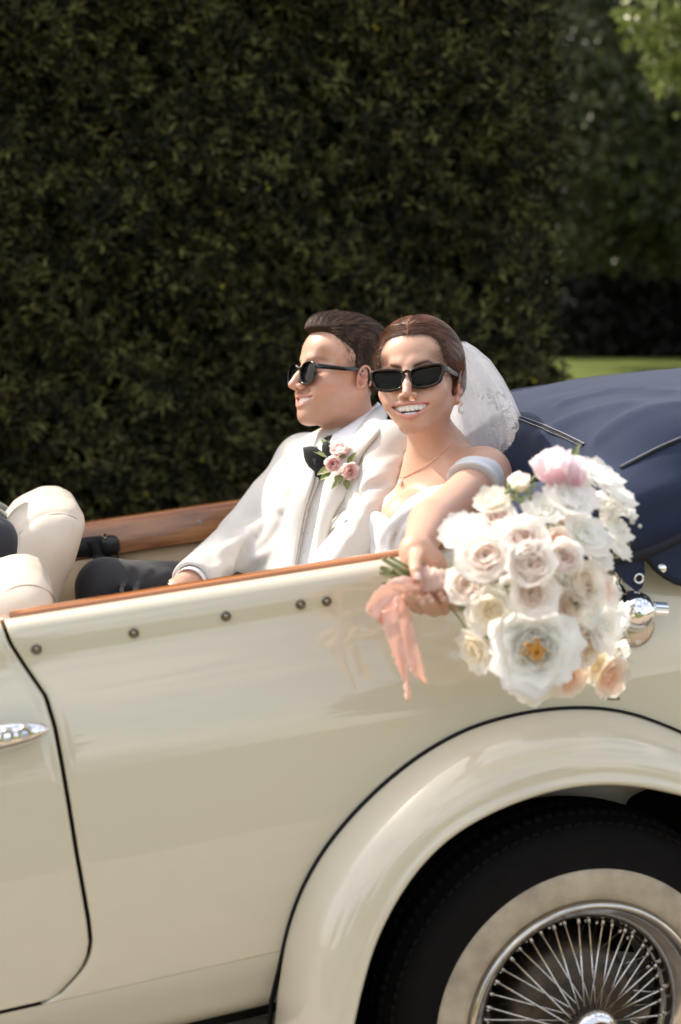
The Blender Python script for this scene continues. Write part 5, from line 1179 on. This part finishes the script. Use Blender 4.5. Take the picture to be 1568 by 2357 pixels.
# base rose shapes, shared between flowers
def norm(t): V, Fc, A, B = t; V = V-np.array([0, 0, V[:, 2].max()*.55]); return V/np.percentile(np.hypot(V[:, 0], V[:, 1]), 97), Fc, A, B
ROSES = {'rose': [norm(flower(1., [3, 4, 5, 6, 7, 7], op, 200+i, .5, .50)) for i, op in enumerate((.32, .40, .46, .36))],
         'ruffled': [norm(flower(1., [4, 6, 7, 8], .85, 300+i)) for i in range(2)], 'bud': [norm(flower(1., [3, 4, 4, 4], .12, 400+i)) for i in range(2)], 'garden': [norm(flower(1., [5, 7, 8, 8, 9, 9], .62, 500))]}
FL = [('peony', 'bud', 'pink', 1266, 1062, 42, -.13), ('peony', 'bud', 'pink', 1312, 1080, 36, -.13), ('sweet_pea', 'ruffled', 'white', 1385, 1094, 50, -.11), ('sweet_pea', 'ruffled', 'white', 1428, 1135, 38, -.10), ('sweet_pea', 'ruffled', 'white', 1318, 1140, 56, -.15),
      ('rose', 'ruffled', 'white', 1252, 1168, 42, -.15), ('freesia', 'bud', 'cream', 1196, 1106, 22, -.12), ('rose', 'ruffled', 'cream', 1132, 1150, 36, -.12), ('rose', 'rose', 'blush', 1146, 1190, 38, -.14), ('rose', 'ruffled', 'white', 1058, 1218, 44, -.10),
      ('rose', 'rose', 'blush', 1118, 1278, 56, -.19), ('rose', 'rose', 'blush', 1208, 1240, 50, -.20), ('rose', 'ruffled', 'white', 1352, 1228, 54, -.17), ('rose', 'rose', 'peach', 1284, 1248, 32, -.19), ('stock', 'ruffled', 'white', 1418, 1210, 40, -.11),
      ('rose', 'rose', 'blush', 1222, 1298, 50, -.22), ('rose', 'rose', 'blush', 1300, 1284, 40, -.21), ('rose', 'rose', 'blush', 1076, 1344, 44, -.14), ('rose', 'rose', 'blush', 1226, 1366, 48, -.22), ('rose', 'rose', 'ivory', 1348, 1344, 46, -.18),
      ('rose', 'ruffled', 'blush', 1400, 1358, 36, -.14), ('rose', 'ruffled', 'cream', 1128, 1408, 46, -.17), ('orchid', 'ruffled', 'white', 1366, 1402, 36, -.16), ('rose', 'ruffled', 'white', 1398, 1444, 48, -.15), ('garden_rose', 'garden', 'white', 1232, 1494, 96, -.20),
      ('rose', 'ruffled', 'cream', 1090, 1498, 44, -.14), ('rose', 'rose', 'peach', 1300, 1560, 50, -.13), ('rose', 'ruffled', 'peach', 1410, 1560, 44, -.12), ('rose', 'rose', 'ivory', 1348, 1492, 42, -.15), ('rose', 'ruffled', 'white', 1424, 1512, 32, -.11),
      ('freesia', 'bud', 'white', 1388, 1298, 20, -.13), ('rose', 'rose', 'peach', 1278, 1418, 42, -.17), ('freesia', 'bud', 'white', 1172, 1352, 30, -.17), ('rose', 'ruffled', 'white', 1425, 1255, 36, -.09), ('stock', 'ruffled', 'white', 1180, 1210, 34, -.12), ('rose', 'rose', 'ivory', 1160, 1330, 36, -.13),
      ('rose', 'ruffled', 'cream', 1240, 1560, 56, -.14), ('rose', 'ruffled', 'blush', 1300, 1190, 40, -.13), ('rose', 'ruffled', 'white', 1392, 1156, 42, -.10), ('rose', 'ruffled', 'white', 1330, 1450, 40, -.15), ('rose', 'rose', 'ivory', 1310, 1395, 38, -.17), ('rose', 'ruffled', 'white', 1378, 1270, 40, -.13), ('rose', 'ruffled', 'cream', 1372, 1530, 40, -.11), ('rose', 'ruffled', 'white', 1180, 1425, 36, -.13), ('stock', 'ruffled', 'white', 1440, 1170, 30, -.09), ('stock', 'ruffled', 'white', 1432, 1420, 30, -.10)]
LBL = {24: 'large open garden rose with orange stamens', 0: 'mauve pink peony bud at the top', 25: 'cream rose hanging at the lower left'}
rng = np.random.default_rng(77); heads = []
for i, (nm, sh_, kd, px, py, r, Y) in enumerate(FL):
    p = at(px, py, Y); dep = (p-CAM_C)@CF; R_ = r/FPX*dep*(1.16 if i != 24 else 1.02); heads.append(p)
    V, Fc, A, B = ROSES[sh_][i % len(ROSES[sh_])]
    n_ = (p-bc)/np.linalg.norm(p-bc)*.55+(p-grip)/np.linalg.norm(p-grip)*.25-CF*.70+CU*.38-CR*.08
    if i == 24: n_ = -CF*1.0-CU*.10-CR*.10
    if i == 25: n_ = -CR*.7-CU*.25-CF*.5
    if sh_ == 'bud' and kd == 'pink': n_ = CU*.9-CR*.4-CF*.3
    Rf = face_frame(n_, rng.uniform(0, 6)); S = np.array([1, 1, {'bud': 1.1, 'rose': .58}.get(sh_, .62)])
    jit = 1+rng.normal(size=(len(V), 1))*.012
    W_ = (V*S*R_*jit) @ Rf.T+p; np_ = 42; npet = len(V)//np_
    n_in = npet-(13 if r >= 40 and sh_ != 'bud' else 0) if i != 24 else 12        # outer petals of the larger blooms are pieces of their own
    o = obj(nm, W_[:n_in*np_], Fc[:n_in*30], 'petal', BOU, label=LBL.get(i))
    c0_, c1_ = [np.array(c) for c in KIND[kd]]
    w = np.clip(A*1.25-.12+.25*(B-.5), 0, 1)[:, None]; Cc = c0_+(c1_-c0_)*w
    if kd == 'pink': Cc = c0_+(c1_-c0_)*np.clip(B, 0, 1)[:, None]
    set_col(o, Cc[:n_in*np_])
    for k in range(n_in, npet):
        pe = obj('petal', W_[k*np_:(k+1)*np_], Fc[:30], 'petal', o); set_col(pe, Cc[k*np_:(k+1)*np_])
    if i == 24:
        mb = MB(); a_ = n_/np.linalg.norm(n_)
        for k in range(70):
            d = rng.normal(size=3); d -= a_*(d@a_); d *= .0075; b0 = p+a_*R_*.05+d*.5; mb.tube([b0, b0+a_*.012+d*.6], .0007, 4); mb.lathe([(.0002, .0018), (.0018, .0006), (.0018, -.0006), (.0002, -.0018)], b0+a_*.0125+d*.6, a_, 6)
        mb.obj('stamens', 'stamen', o, kind='stuff')
# greenery between the flowers
for i in range(13):
    a = heads[rng.integers(len(heads))]; p = a+rng.normal(size=3)*np.array([.014, .010, .014])+CF*.034; d = (p-grip)/np.linalg.norm(p-grip)+rng.normal(size=3)*.4-CF*.2; d /= np.linalg.norm(d); n_ = -CF+rng.normal(size=3)*.5; n_ -= d*(n_@d); n_ /= np.linalg.norm(n_)
    V, Fc = leaf_mesh(rng.uniform(.03, .055), rng.uniform(.014, .022), .3); o = obj('leaf', V @ np.stack([np.cross(d, n_), d, n_], 1).T+p, Fc, 'leaf_green', BOU); set_col(o, np.tile(np.array([.10, .14, .035])*rng.uniform(.6, 1.6), (len(V), 1)))
# small buds on thin stalks, upper left
mb = MB(); mg = MB()
for px, py in ((1172, 1118), (1180, 1140), (1192, 1150), (1205, 1148), (1215, 1130), (1186, 1128), (1222, 1150), (1168, 1132), (1228, 1118)):
    q = at(px, py, -.13); mg.tube(spline([at(1232, 1180, -.12), (at(1215, 1160, -.125)+q)/2, q], 8), np.linspace(.0018, .0009, 8), 5); V, Fc = lathe([(.0001, .007), (.0028, .003), (.0036, -.001), (.0022, -.005), (.0001, -.007)], q, (CU+rng.normal(size=3)*.5), 8); mb.add(V, Fc)
sb = mg.obj('sprig', 'stem_green', BOU); mb.obj('bud', 'stem_green', sb)
# airy gypsophila-like filler
mb = MB()
for cx_, cy_ in ((1285, 1330), (1300, 1345), (1275, 1350), (1440, 1490), (1425, 1475), (1405, 1170), (1440, 1195)):
    for k in range(9):
        q = at(cx_+rng.normal()*14, cy_+rng.normal()*14, -.185 if cx_ < 1350 else -.12); V, Fc = lathe([(.0001, .0028), (.0026, .0016), (.0034, 0), (.002, -.0018), (.0001, -.0025)], q, rng.normal(size=3), 7); mb.add(V, Fc)
fo = mb.obj('filler_blossom', 'petal', BOU, kind='stuff'); set_col(fo, np.tile([.84, .82, .76], (len(fo.data.vertices), 1)))
# stems: gathered at the grip, fanning out to the left
for i, h in enumerate(heads):
    if i % 2: continue
    off = rng.normal(size=3)*.0085; off -= CR*(off@CR); g_ = grip+off
    mb = MB().tube(spline([h+CF*.01, h*.35+g_*.65+np.array([0, 0, -.006]), g_+CR*.03, g_-CR*.015], 14), .0021, 6); mb.obj('stem', 'stem_green', BOU)
for k in range(15):
    off = rng.normal(size=3)*.008; off -= CR*(off@CR); e = at(rng.uniform(868, 905), rng.uniform(1278, 1352), rng.uniform(-.075, -.015)); g_ = grip+off
    MB().tube(spline([g_+CR*.03, g_-CR*.01, (g_-CR*.012)*.5+e*.5, e], 10), [.0026]*9+[.0024], 7).obj('stem', 'stem_green', BOU)
MB().tube(spline([at(1025, 1385, -.06), at(1062, 1430, -.10), at(1085, 1480, -.13)], 8), .0016, 5).obj('stem', 'stem_green', BOU); MB().tube(spline([at(1035, 1375, -.06), at(1085, 1425, -.10), at(1095, 1470, -.13)], 8), .0014, 5).obj('stem', 'stem_green', BOU)
# silk binding round the stems and two hanging tails
a_, u_, v_ = frame_of(at(1050, 1345, -.06)-at(985, 1335, -.045)); L_ = .064; V = []; n = 40; w0 = at(966, 1336, -.046)
for t in np.linspace(0, 1, 16):
    for k in range(n):
        th = 2*math.pi*k/n; rr = .0225+.0022*math.sin(t*38+3*math.sin(th))+.0016*math.sin(th*5+t*9)-.004*(t-.5)**2+(rng.random()*.0012 if t in (0., 1.) else 0); V.append(w0+a_*L_*t+rr*(u_*math.cos(th)+v_*math.sin(th)*.95))
RIB = obj('ribbon_wrap', np.array(V), gridf(16, n, cv=True), 'silk_peach', BOU, solid=.0015)
def ribbon(left, right, name, Y, seed, n=44, w=9, fray=.0012):
    r_ = np.random.default_rng(seed); A = spline(np.array(left), n); B = spline(np.array(right), n); V = []
    for i, (a, b) in enumerate(zip(A, B)):
        for t in np.linspace(0, 1, w):
            p = a+(b-a)*t; Yt = p[2]+.004*math.sin(t*5+i*.16+seed)+.003*math.sin(i*.4+seed)*t; q = at(p[0], p[1], Yt)
            if t in (0., 1.): q = q+r_.normal(size=3)*fray*.7
            V.append(q)
    return obj(name, np.array(V), gridf(n, w), 'silk_peach', BOU, solid=.0009)
ribbon([(958, 1330, -.070), (925, 1327, -.085), (890, 1340, -.09), (860, 1368, -.088), (843, 1400, -.08), (848, 1412, -.072)], [(968, 1362, -.072), (935, 1362, -.088), (905, 1378, -.092), (884, 1402, -.088), (872, 1430, -.08), (880, 1440, -.072)], 'ribbon_loop', -.08, 1)
ribbon([(845, 1402, -.078), (862, 1400, -.074), (885, 1388, -.070), (912, 1365, -.068), (940, 1350, -.066)], [(878, 1438, -.078), (890, 1440, -.072), (905, 1425, -.070), (930, 1395, -.068), (952, 1372, -.066)], 'ribbon_loop', -.07, 4)
ribbon([(868, 1412, -.080), (881, 1440, -.082), (902, 1503, -.085), (923, 1555, -.084), (932, 1594, -.080), (937, 1616, -.078)], [(916, 1392, -.084), (920, 1430, -.086), (932, 1503, -.088), (941, 1555, -.086), (944, 1590, -.082), (945, 1606, -.08)], 'ribbon_tail', -.08, 2)
ribbon([(908, 1372, -.074), (914, 1425, -.074), (930, 1496, -.074), (948, 1545, -.074), (962, 1562, -.074)], [(940, 1372, -.078), (948, 1420, -.078), (964, 1490, -.078), (978, 1545, -.076), (987, 1578, -.074)], 'ribbon_tail', -.075, 3)
# ================================================================== surroundings
mat('gravel', (.40, .32, .235), .9, noise=(16, .95, (.17, .135, .095)), bump=(120, .8, .01), detail=8.0)
mat('lawn_green', (.070, .095, .016), .9, spec=.2, noise=(1.2, .9, (.11, .125, .022)), bump=(60, .6, .02))
mat('yew_leaf', (.052, .068, .022), .65, attr='Col', trans=.12, spec=.25)
mat('laurel_leaf', (.05, .09, .02), .35, attr='Col', trans=.3)
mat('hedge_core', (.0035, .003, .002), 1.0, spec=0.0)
mat('bark', (.07, .05, .035), .9, bump=(30, .8, .02))
# ground: the drive slopes with the car, the lawn behind rises to the right
SX = (ROT @ np.array([1, 0, 0])); nrm = ROT @ np.array([0, 0, 1.]); 
def car_plane(x, y): return ORG[2]-(nrm[0]*(x-ORG[0])+nrm[1]*(y-ORG[1]))/nrm[2]
def ground_z(x, y):
    r = np.hypot(x, y-2.5); w = np.clip((r-4.0)/8, 0, 1); w = w*w*(3-2*w)
    near = car_plane(np.clip(x, -7, 7), np.clip(y, -4, 7))
    far = np.where(y > 3, .93, .0)
    return near*(1-w)+far*w
n = 140; g = np.sinh(np.linspace(-4.2, 4.2, n))/np.sinh(4.2)*220
GX, GY = np.meshgrid(g, g+2.5, indexing='ij'); GZ = ground_z(GX, GY)-.012
go = obj('lawn', np.stack([GX, GY, GZ], -1).reshape(-1, 3), gridf(n, n), 'lawn_green'); go['kind'] = 'structure'
# gravel drive following the car's line
xs = np.linspace(-14, 14, 90); ys = np.linspace(-2.3, 2.4, 24)
dirx = np.array([ROT[0, 0], ROT[1, 0]]); dirx /= np.linalg.norm(dirx); diry = np.array([-dirx[1], dirx[0]]); c0 = to_w([-.4, .4, 0])[:2]
P = c0+xs[:, None, None]*dirx+ys[None, :, None]*diry
dz = ground_z(P[..., 0], P[..., 1])
do = obj('gravel_drive', np.concatenate([P, dz[..., None]], -1).reshape(-1, 3), gridf(90, 24), 'gravel'); do['kind'] = 'structure'

def sprigs(P, N, size, nl, wl, col0, col1, rng, curl=.25, spread=1.0):
    """clusters of pointed leaves: P positions, N outward directions; returns vertices, faces, colours"""
    m = len(P); T = rng.normal(size=(m, 3)); T -= N*(T*N).sum(1)[:, None]; T /= np.linalg.norm(T, axis=1)[:, None]; B = np.cross(N, T)
    Vs = []; Cs = []
    base = rng.random((m, 1))**3.2
    for k in range(nl):
        a = 2*math.pi*k/nl+rng.normal(size=m)*.35; el = rng.uniform(.1, .9, m)*spread
        D = (np.cos(a)*np.cos(el))[:, None]*T+(np.sin(a)*np.cos(el))[:, None]*B+np.sin(el)[:, None]*N
        D /= np.linalg.norm(D, axis=1)[:, None]
        S = np.cross(D, N+rng.normal(size=(m, 3))*.4); S /= np.linalg.norm(S, axis=1)[:, None]+1e-9; U = np.cross(S, D)
        L = (size*rng.uniform(.6, 1.25, m))[:, None]; W = L*wl
        root = P+rng.normal(size=(m, 3))*size*.12
        Vs.append(np.stack([root, root+D*L*.45+S*W*.5+U*L*.05, root+D*L-U*L*curl*rng.uniform(-1, 1, (m, 1)), root+D*L*.45-S*W*.5+U*L*.05], 1))
        c = col0+(col1-col0)*np.clip(base+rng.normal(size=(m, 1))*.18, 0, 1); Cs.append(np.repeat(c[:, None, :], 4, 1))
    V = np.stack(Vs, 1).reshape(-1, 3); C = np.stack(Cs, 1).reshape(-1, 3)
    return V, np.arange(len(V)).reshape(-1, 4), C
def foliage(name, parts, m, parent=None, **kw):
    V = np.concatenate([p[0] for p in parts]); C = np.concatenate([p[2] for p in parts]); Fc = []; n = 0
    for p in parts: Fc.append(p[1]+n); n += len(p[0])
    o = obj(name, V, np.concatenate(Fc), m, parent, smooth=False, **kw); set_col(o, C); return o
# ---- tall clipped hedge behind the car, its right end cut square
rng = np.random.default_rng(21)
HD = 5.6
e_r = atw(1288, 700, HD)                                    # right end of the face
hx1 = e_r[0]; hx0 = -4.2; hd = np.array([dirx[0]*.985+.0, dirx[1]*.8]); hd /= np.linalg.norm(hd); hn = np.array([hd[1], -hd[0]])   # along, towards the camera
HEDGE = thing('clipped_hedge', 'tall dark clipped evergreen hedge behind the couple', 'hedge', (e_r[0]-2, e_r[1], 0.4), 'world')
def hedge_pts(m, u, z, face='front'):
    bul = .04*np.sin(u*2.1+z*1.3)+.035*np.sin(u*4.7-z*2.9+1)+.035*np.sin(z*6+u*1.7)+.03*np.sin(u*11+2*np.sin(z*7))+.03*np.sin(z*13-u*9)
    if face == 'front':
        P = np.c_[hx1+hd[0]*(-u)+hn[0]*bul, e_r[1]+hd[1]*(-u)+hn[1]*bul, z]; N = np.tile([hn[0], hn[1], .12], (m, 1))
        rr = np.clip(1-u/.18, 0, 1)**2*.14; P[:, :2] -= hn*rr[:, None]
    else:
        P = np.c_[hx1-hn[0]*u+hd[0]*bul*.7, e_r[1]-hn[1]*u+hd[1]*bul*.7, z]; N = np.tile([hd[0], hd[1], .12], (m, 1))
    return P, N
parts = []
c_dk = np.array([.007, .0065, .002]); c_lt = np.array([.170, .158, .046])
for cnt, face, umax, depth in ((27000, 'front', 4.6, 0.), (14000, 'front', 4.6, .12), (5000, 'end', 1.6, 0.)):
    u = rng.random(cnt)*umax; z = .2+rng.random(cnt)*4.6
    keep = (np.sin(u*7.3+z*5.1)+np.sin(u*3.1-z*8.7)+np.sin(u*13-z*11)*.7+rng.normal(size=cnt)*.9) > -9; u = u[keep]; z = z[keep]
    P, N = hedge_pts(len(u), u, z, face); P -= N/np.linalg.norm(N, axis=1)[:, None]*(depth+.06*rng.random(len(u)))[:, None]
    N = N+rng.normal(size=N.shape)*.45; N /= np.linalg.norm(N, axis=1)[:, None]
    parts.append(sprigs(P, N, .050, 7, .26, c_dk, c_lt, rng))
# a few yellow young leaves
u = rng.random(34)*4.4; z = .6+rng.random(34)*3.6; P, N = hedge_pts(34, u, z); N = N/np.linalg.norm(N, axis=1)[:, None]
parts.append(sprigs(P+N*.02, N, .020, 3, .6, np.array([.22, .19, .02]), np.array([.38, .36, .04]), rng))
foliage('foliage', parts, 'yew_leaf', HEDGE, kind='stuff')
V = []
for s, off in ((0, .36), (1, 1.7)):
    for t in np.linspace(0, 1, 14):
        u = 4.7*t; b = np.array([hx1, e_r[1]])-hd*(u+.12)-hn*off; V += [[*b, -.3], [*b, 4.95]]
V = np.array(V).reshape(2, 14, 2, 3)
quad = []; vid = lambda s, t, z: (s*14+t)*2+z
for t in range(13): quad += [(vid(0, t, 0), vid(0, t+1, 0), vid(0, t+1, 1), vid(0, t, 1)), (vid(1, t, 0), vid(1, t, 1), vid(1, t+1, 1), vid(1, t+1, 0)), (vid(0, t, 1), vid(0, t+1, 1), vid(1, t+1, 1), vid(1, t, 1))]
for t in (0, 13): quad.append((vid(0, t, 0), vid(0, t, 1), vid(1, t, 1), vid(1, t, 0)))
obj('shade_core', V.reshape(-1, 3), quad, 'hedge_core', HEDGE)  # near-black block, shade between the sprigs put into its colour
# ---- a second hedge closing the garden behind the lawn
b0, b1 = atw(1180, 800, 19.0), atw(1900, 800, 19.0); BH = thing('boundary_hedge', 'dark hedge closing the garden behind the far trees', 'hedge', (float(b0[0]+b1[0])/2, 19., .9), 'world')
MB().box(((b0[0]+b1[0])/2+1, 19.9, 4.2), (4.5, .8, 4.2)).obj('shade_core', 'hedge_core', BH, smooth=False)  # near-black box; the deep shade behind the leaves is its colour
k = 5000; P = np.c_[b0[0]-1.5+rng.random(k)*8, 19.0+rng.random(k)*.25, .3+rng.random(k)*8]; N = np.tile([0, -1., .1], (k, 1))+rng.normal(size=(k, 3))*.4; N /= np.linalg.norm(N, axis=1)[:, None]
foliage('foliage', [sprigs(P, N, .12, 6, .4, np.array([.008, .009, .003]), np.array([.05, .055, .018]), rng)], 'yew_leaf', BH, kind='stuff')
# ---- shrubbery beyond the lawn on the right: an evergreen with low crown, shade beneath it put into near-black leaf colours, and a lit spray in front
def tree(name, label, base, h, crown, cnt, size, c0_, c1_, seed, m='laurel_leaf', nl=6, wl=.42, limbs=7):
    """crown: list of (centre, radii) ellipsoids; leaves spread through their shells"""
    rng = np.random.default_rng(seed); T = thing(name, label, 'tree', tuple(base), 'world'); base = np.asarray(base, float)
    mb = MB(); zc = np.mean([c[2] for c, r in crown]); top_ = base+np.array([0, 0, zc-base[2]])
    mb.tube(spline([base-np.array([0, 0, .15]), base+(top_-base)*.45+np.array([.08, .03, 0]), top_], 10), np.linspace(.16, .06, 10)*h/4, 9)
    for c, r in crown:
        c = np.asarray(c, float); st = base+(top_-base)*rng.uniform(.35, .8); mb.tube(spline([st, (st+c)/2+np.array([0, 0, .12]), c], 8), np.linspace(.06, .015, 8)*h/4, 6)
    mb.obj('trunk', 'bark', T)
    parts = []; tot = sum(r[0]*r[2] for c, r in crown)
    for c, r in crown:
        k = int(cnt*r[0]*r[2]/tot); d = rng.normal(size=(k, 3)); d /= np.linalg.norm(d, axis=1)[:, None]; d[:, 1] -= .25*(rng.random(k)); d /= np.linalg.norm(d, axis=1)[:, None]
        rad_ = (.55+.5*rng.random(k)**.5)*(1+.14*np.sin(d[:, 0]*7+d[:, 2]*9)+.1*np.sin(d[:, 1]*13+d[:, 0]*11)); P = np.asarray(c)+d*np.asarray(r)*rad_[:, None]
        N = d+rng.normal(size=d.shape)*.5; N /= np.linalg.norm(N, axis=1)[:, None]
        parts.append(sprigs(P, N, size, nl, wl, np.asarray(c0_), np.asarray(c1_), rng))
    foliage('crown', parts, m, T, kind='stuff'); return T
def C_(x, y, D, rx, ry, rz): return (tuple(atw(x, y, D)), (rx, ry, rz))
gz0 = lambda x, y, D: atw(x, y, D)
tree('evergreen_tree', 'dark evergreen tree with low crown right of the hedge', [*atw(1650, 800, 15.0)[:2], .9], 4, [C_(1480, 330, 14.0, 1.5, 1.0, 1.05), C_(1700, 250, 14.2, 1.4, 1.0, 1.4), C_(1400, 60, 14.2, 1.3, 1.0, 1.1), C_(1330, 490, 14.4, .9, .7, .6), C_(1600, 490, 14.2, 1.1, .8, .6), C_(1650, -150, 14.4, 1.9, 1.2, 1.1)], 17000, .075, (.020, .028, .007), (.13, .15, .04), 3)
tree('shrub_tree', 'shrubs behind the strip of sunlit lawn, deep shade put into their leaf colour', [*atw(1450, 800, 17.5)[:2], .9], 4, [C_(1300, 560, 17.3, 1.4, .9, 1.2), C_(1520, 560, 17.5, 1.5, .9, 1.3), C_(1750, 540, 17.3, 1.5, .9, 1.4), C_(1400, 300, 17.8, 1.9, .9, 1.5), C_(1700, 250, 17.8, 1.9, .9, 1.6), C_(1320, 770, 17.2, 1.1, .6, .6), C_(1480, 770, 17.2, 1.1, .6, .6), C_(1640, 770, 17.2, 1.2, .6, .6)], 18000, .085, (.006, .007, .003), (.016, .018, .006), 4)
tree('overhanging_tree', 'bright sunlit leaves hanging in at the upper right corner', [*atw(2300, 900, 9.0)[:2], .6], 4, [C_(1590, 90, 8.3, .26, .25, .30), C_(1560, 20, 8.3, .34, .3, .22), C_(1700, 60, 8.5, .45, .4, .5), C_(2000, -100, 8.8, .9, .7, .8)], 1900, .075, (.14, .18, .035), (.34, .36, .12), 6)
# ---- hedges and trees behind the photographer (seen in the chrome and the paint)
for i, (x, y, h, w) in enumerate(((-9, -13, 3.2, 2.2), (-2.5, -15, 2.6, 2.8), (9.5, -12, 3.6, 1.6))):
    gzv = float(ground_z(np.array(x), np.array(y)))
    tree('clipped_tree', ['rounded clipped evergreen behind the photographer, mirrored in the chrome dome', 'broad low clipped evergreen mirrored in the paint', 'tall conical evergreen mirrored at the right of the chrome dome'][i], (x, y, gzv), 4, [((x, y, gzv+h*.45), (w*.6, w*.6, h*.5)), ((x, y, gzv+h*.75), (w*.42, w*.42, h*.4))], 1500, .30, (.03, .045, .012), (.10, .13, .04), 30+i, nl=5)
for i, (x, y, h) in enumerate(((3, -24, 8), (-16, -26, 9), (17, -25, 8), (-7, -30, 9), (27, -20, 9), (-28, -18, 9))):
    tree('parkland_tree', ['leafy', 'tall leafy', 'wide leafy', 'far leafy', 'outer leafy', 'side leafy'][i]+' parkland tree behind the photographer, seen only in reflections', (x, y, 0), h, [((x, y, h*.6), (h*.32, h*.3, h*.36)), ((x+h*.2, y, h*.45), (h*.22, h*.22, h*.22)), ((x-h*.2, y, h*.5), (h*.22, h*.22, h*.25))], 900, .6, (.05, .08, .02), (.15, .20, .06), 50+i, nl=5)
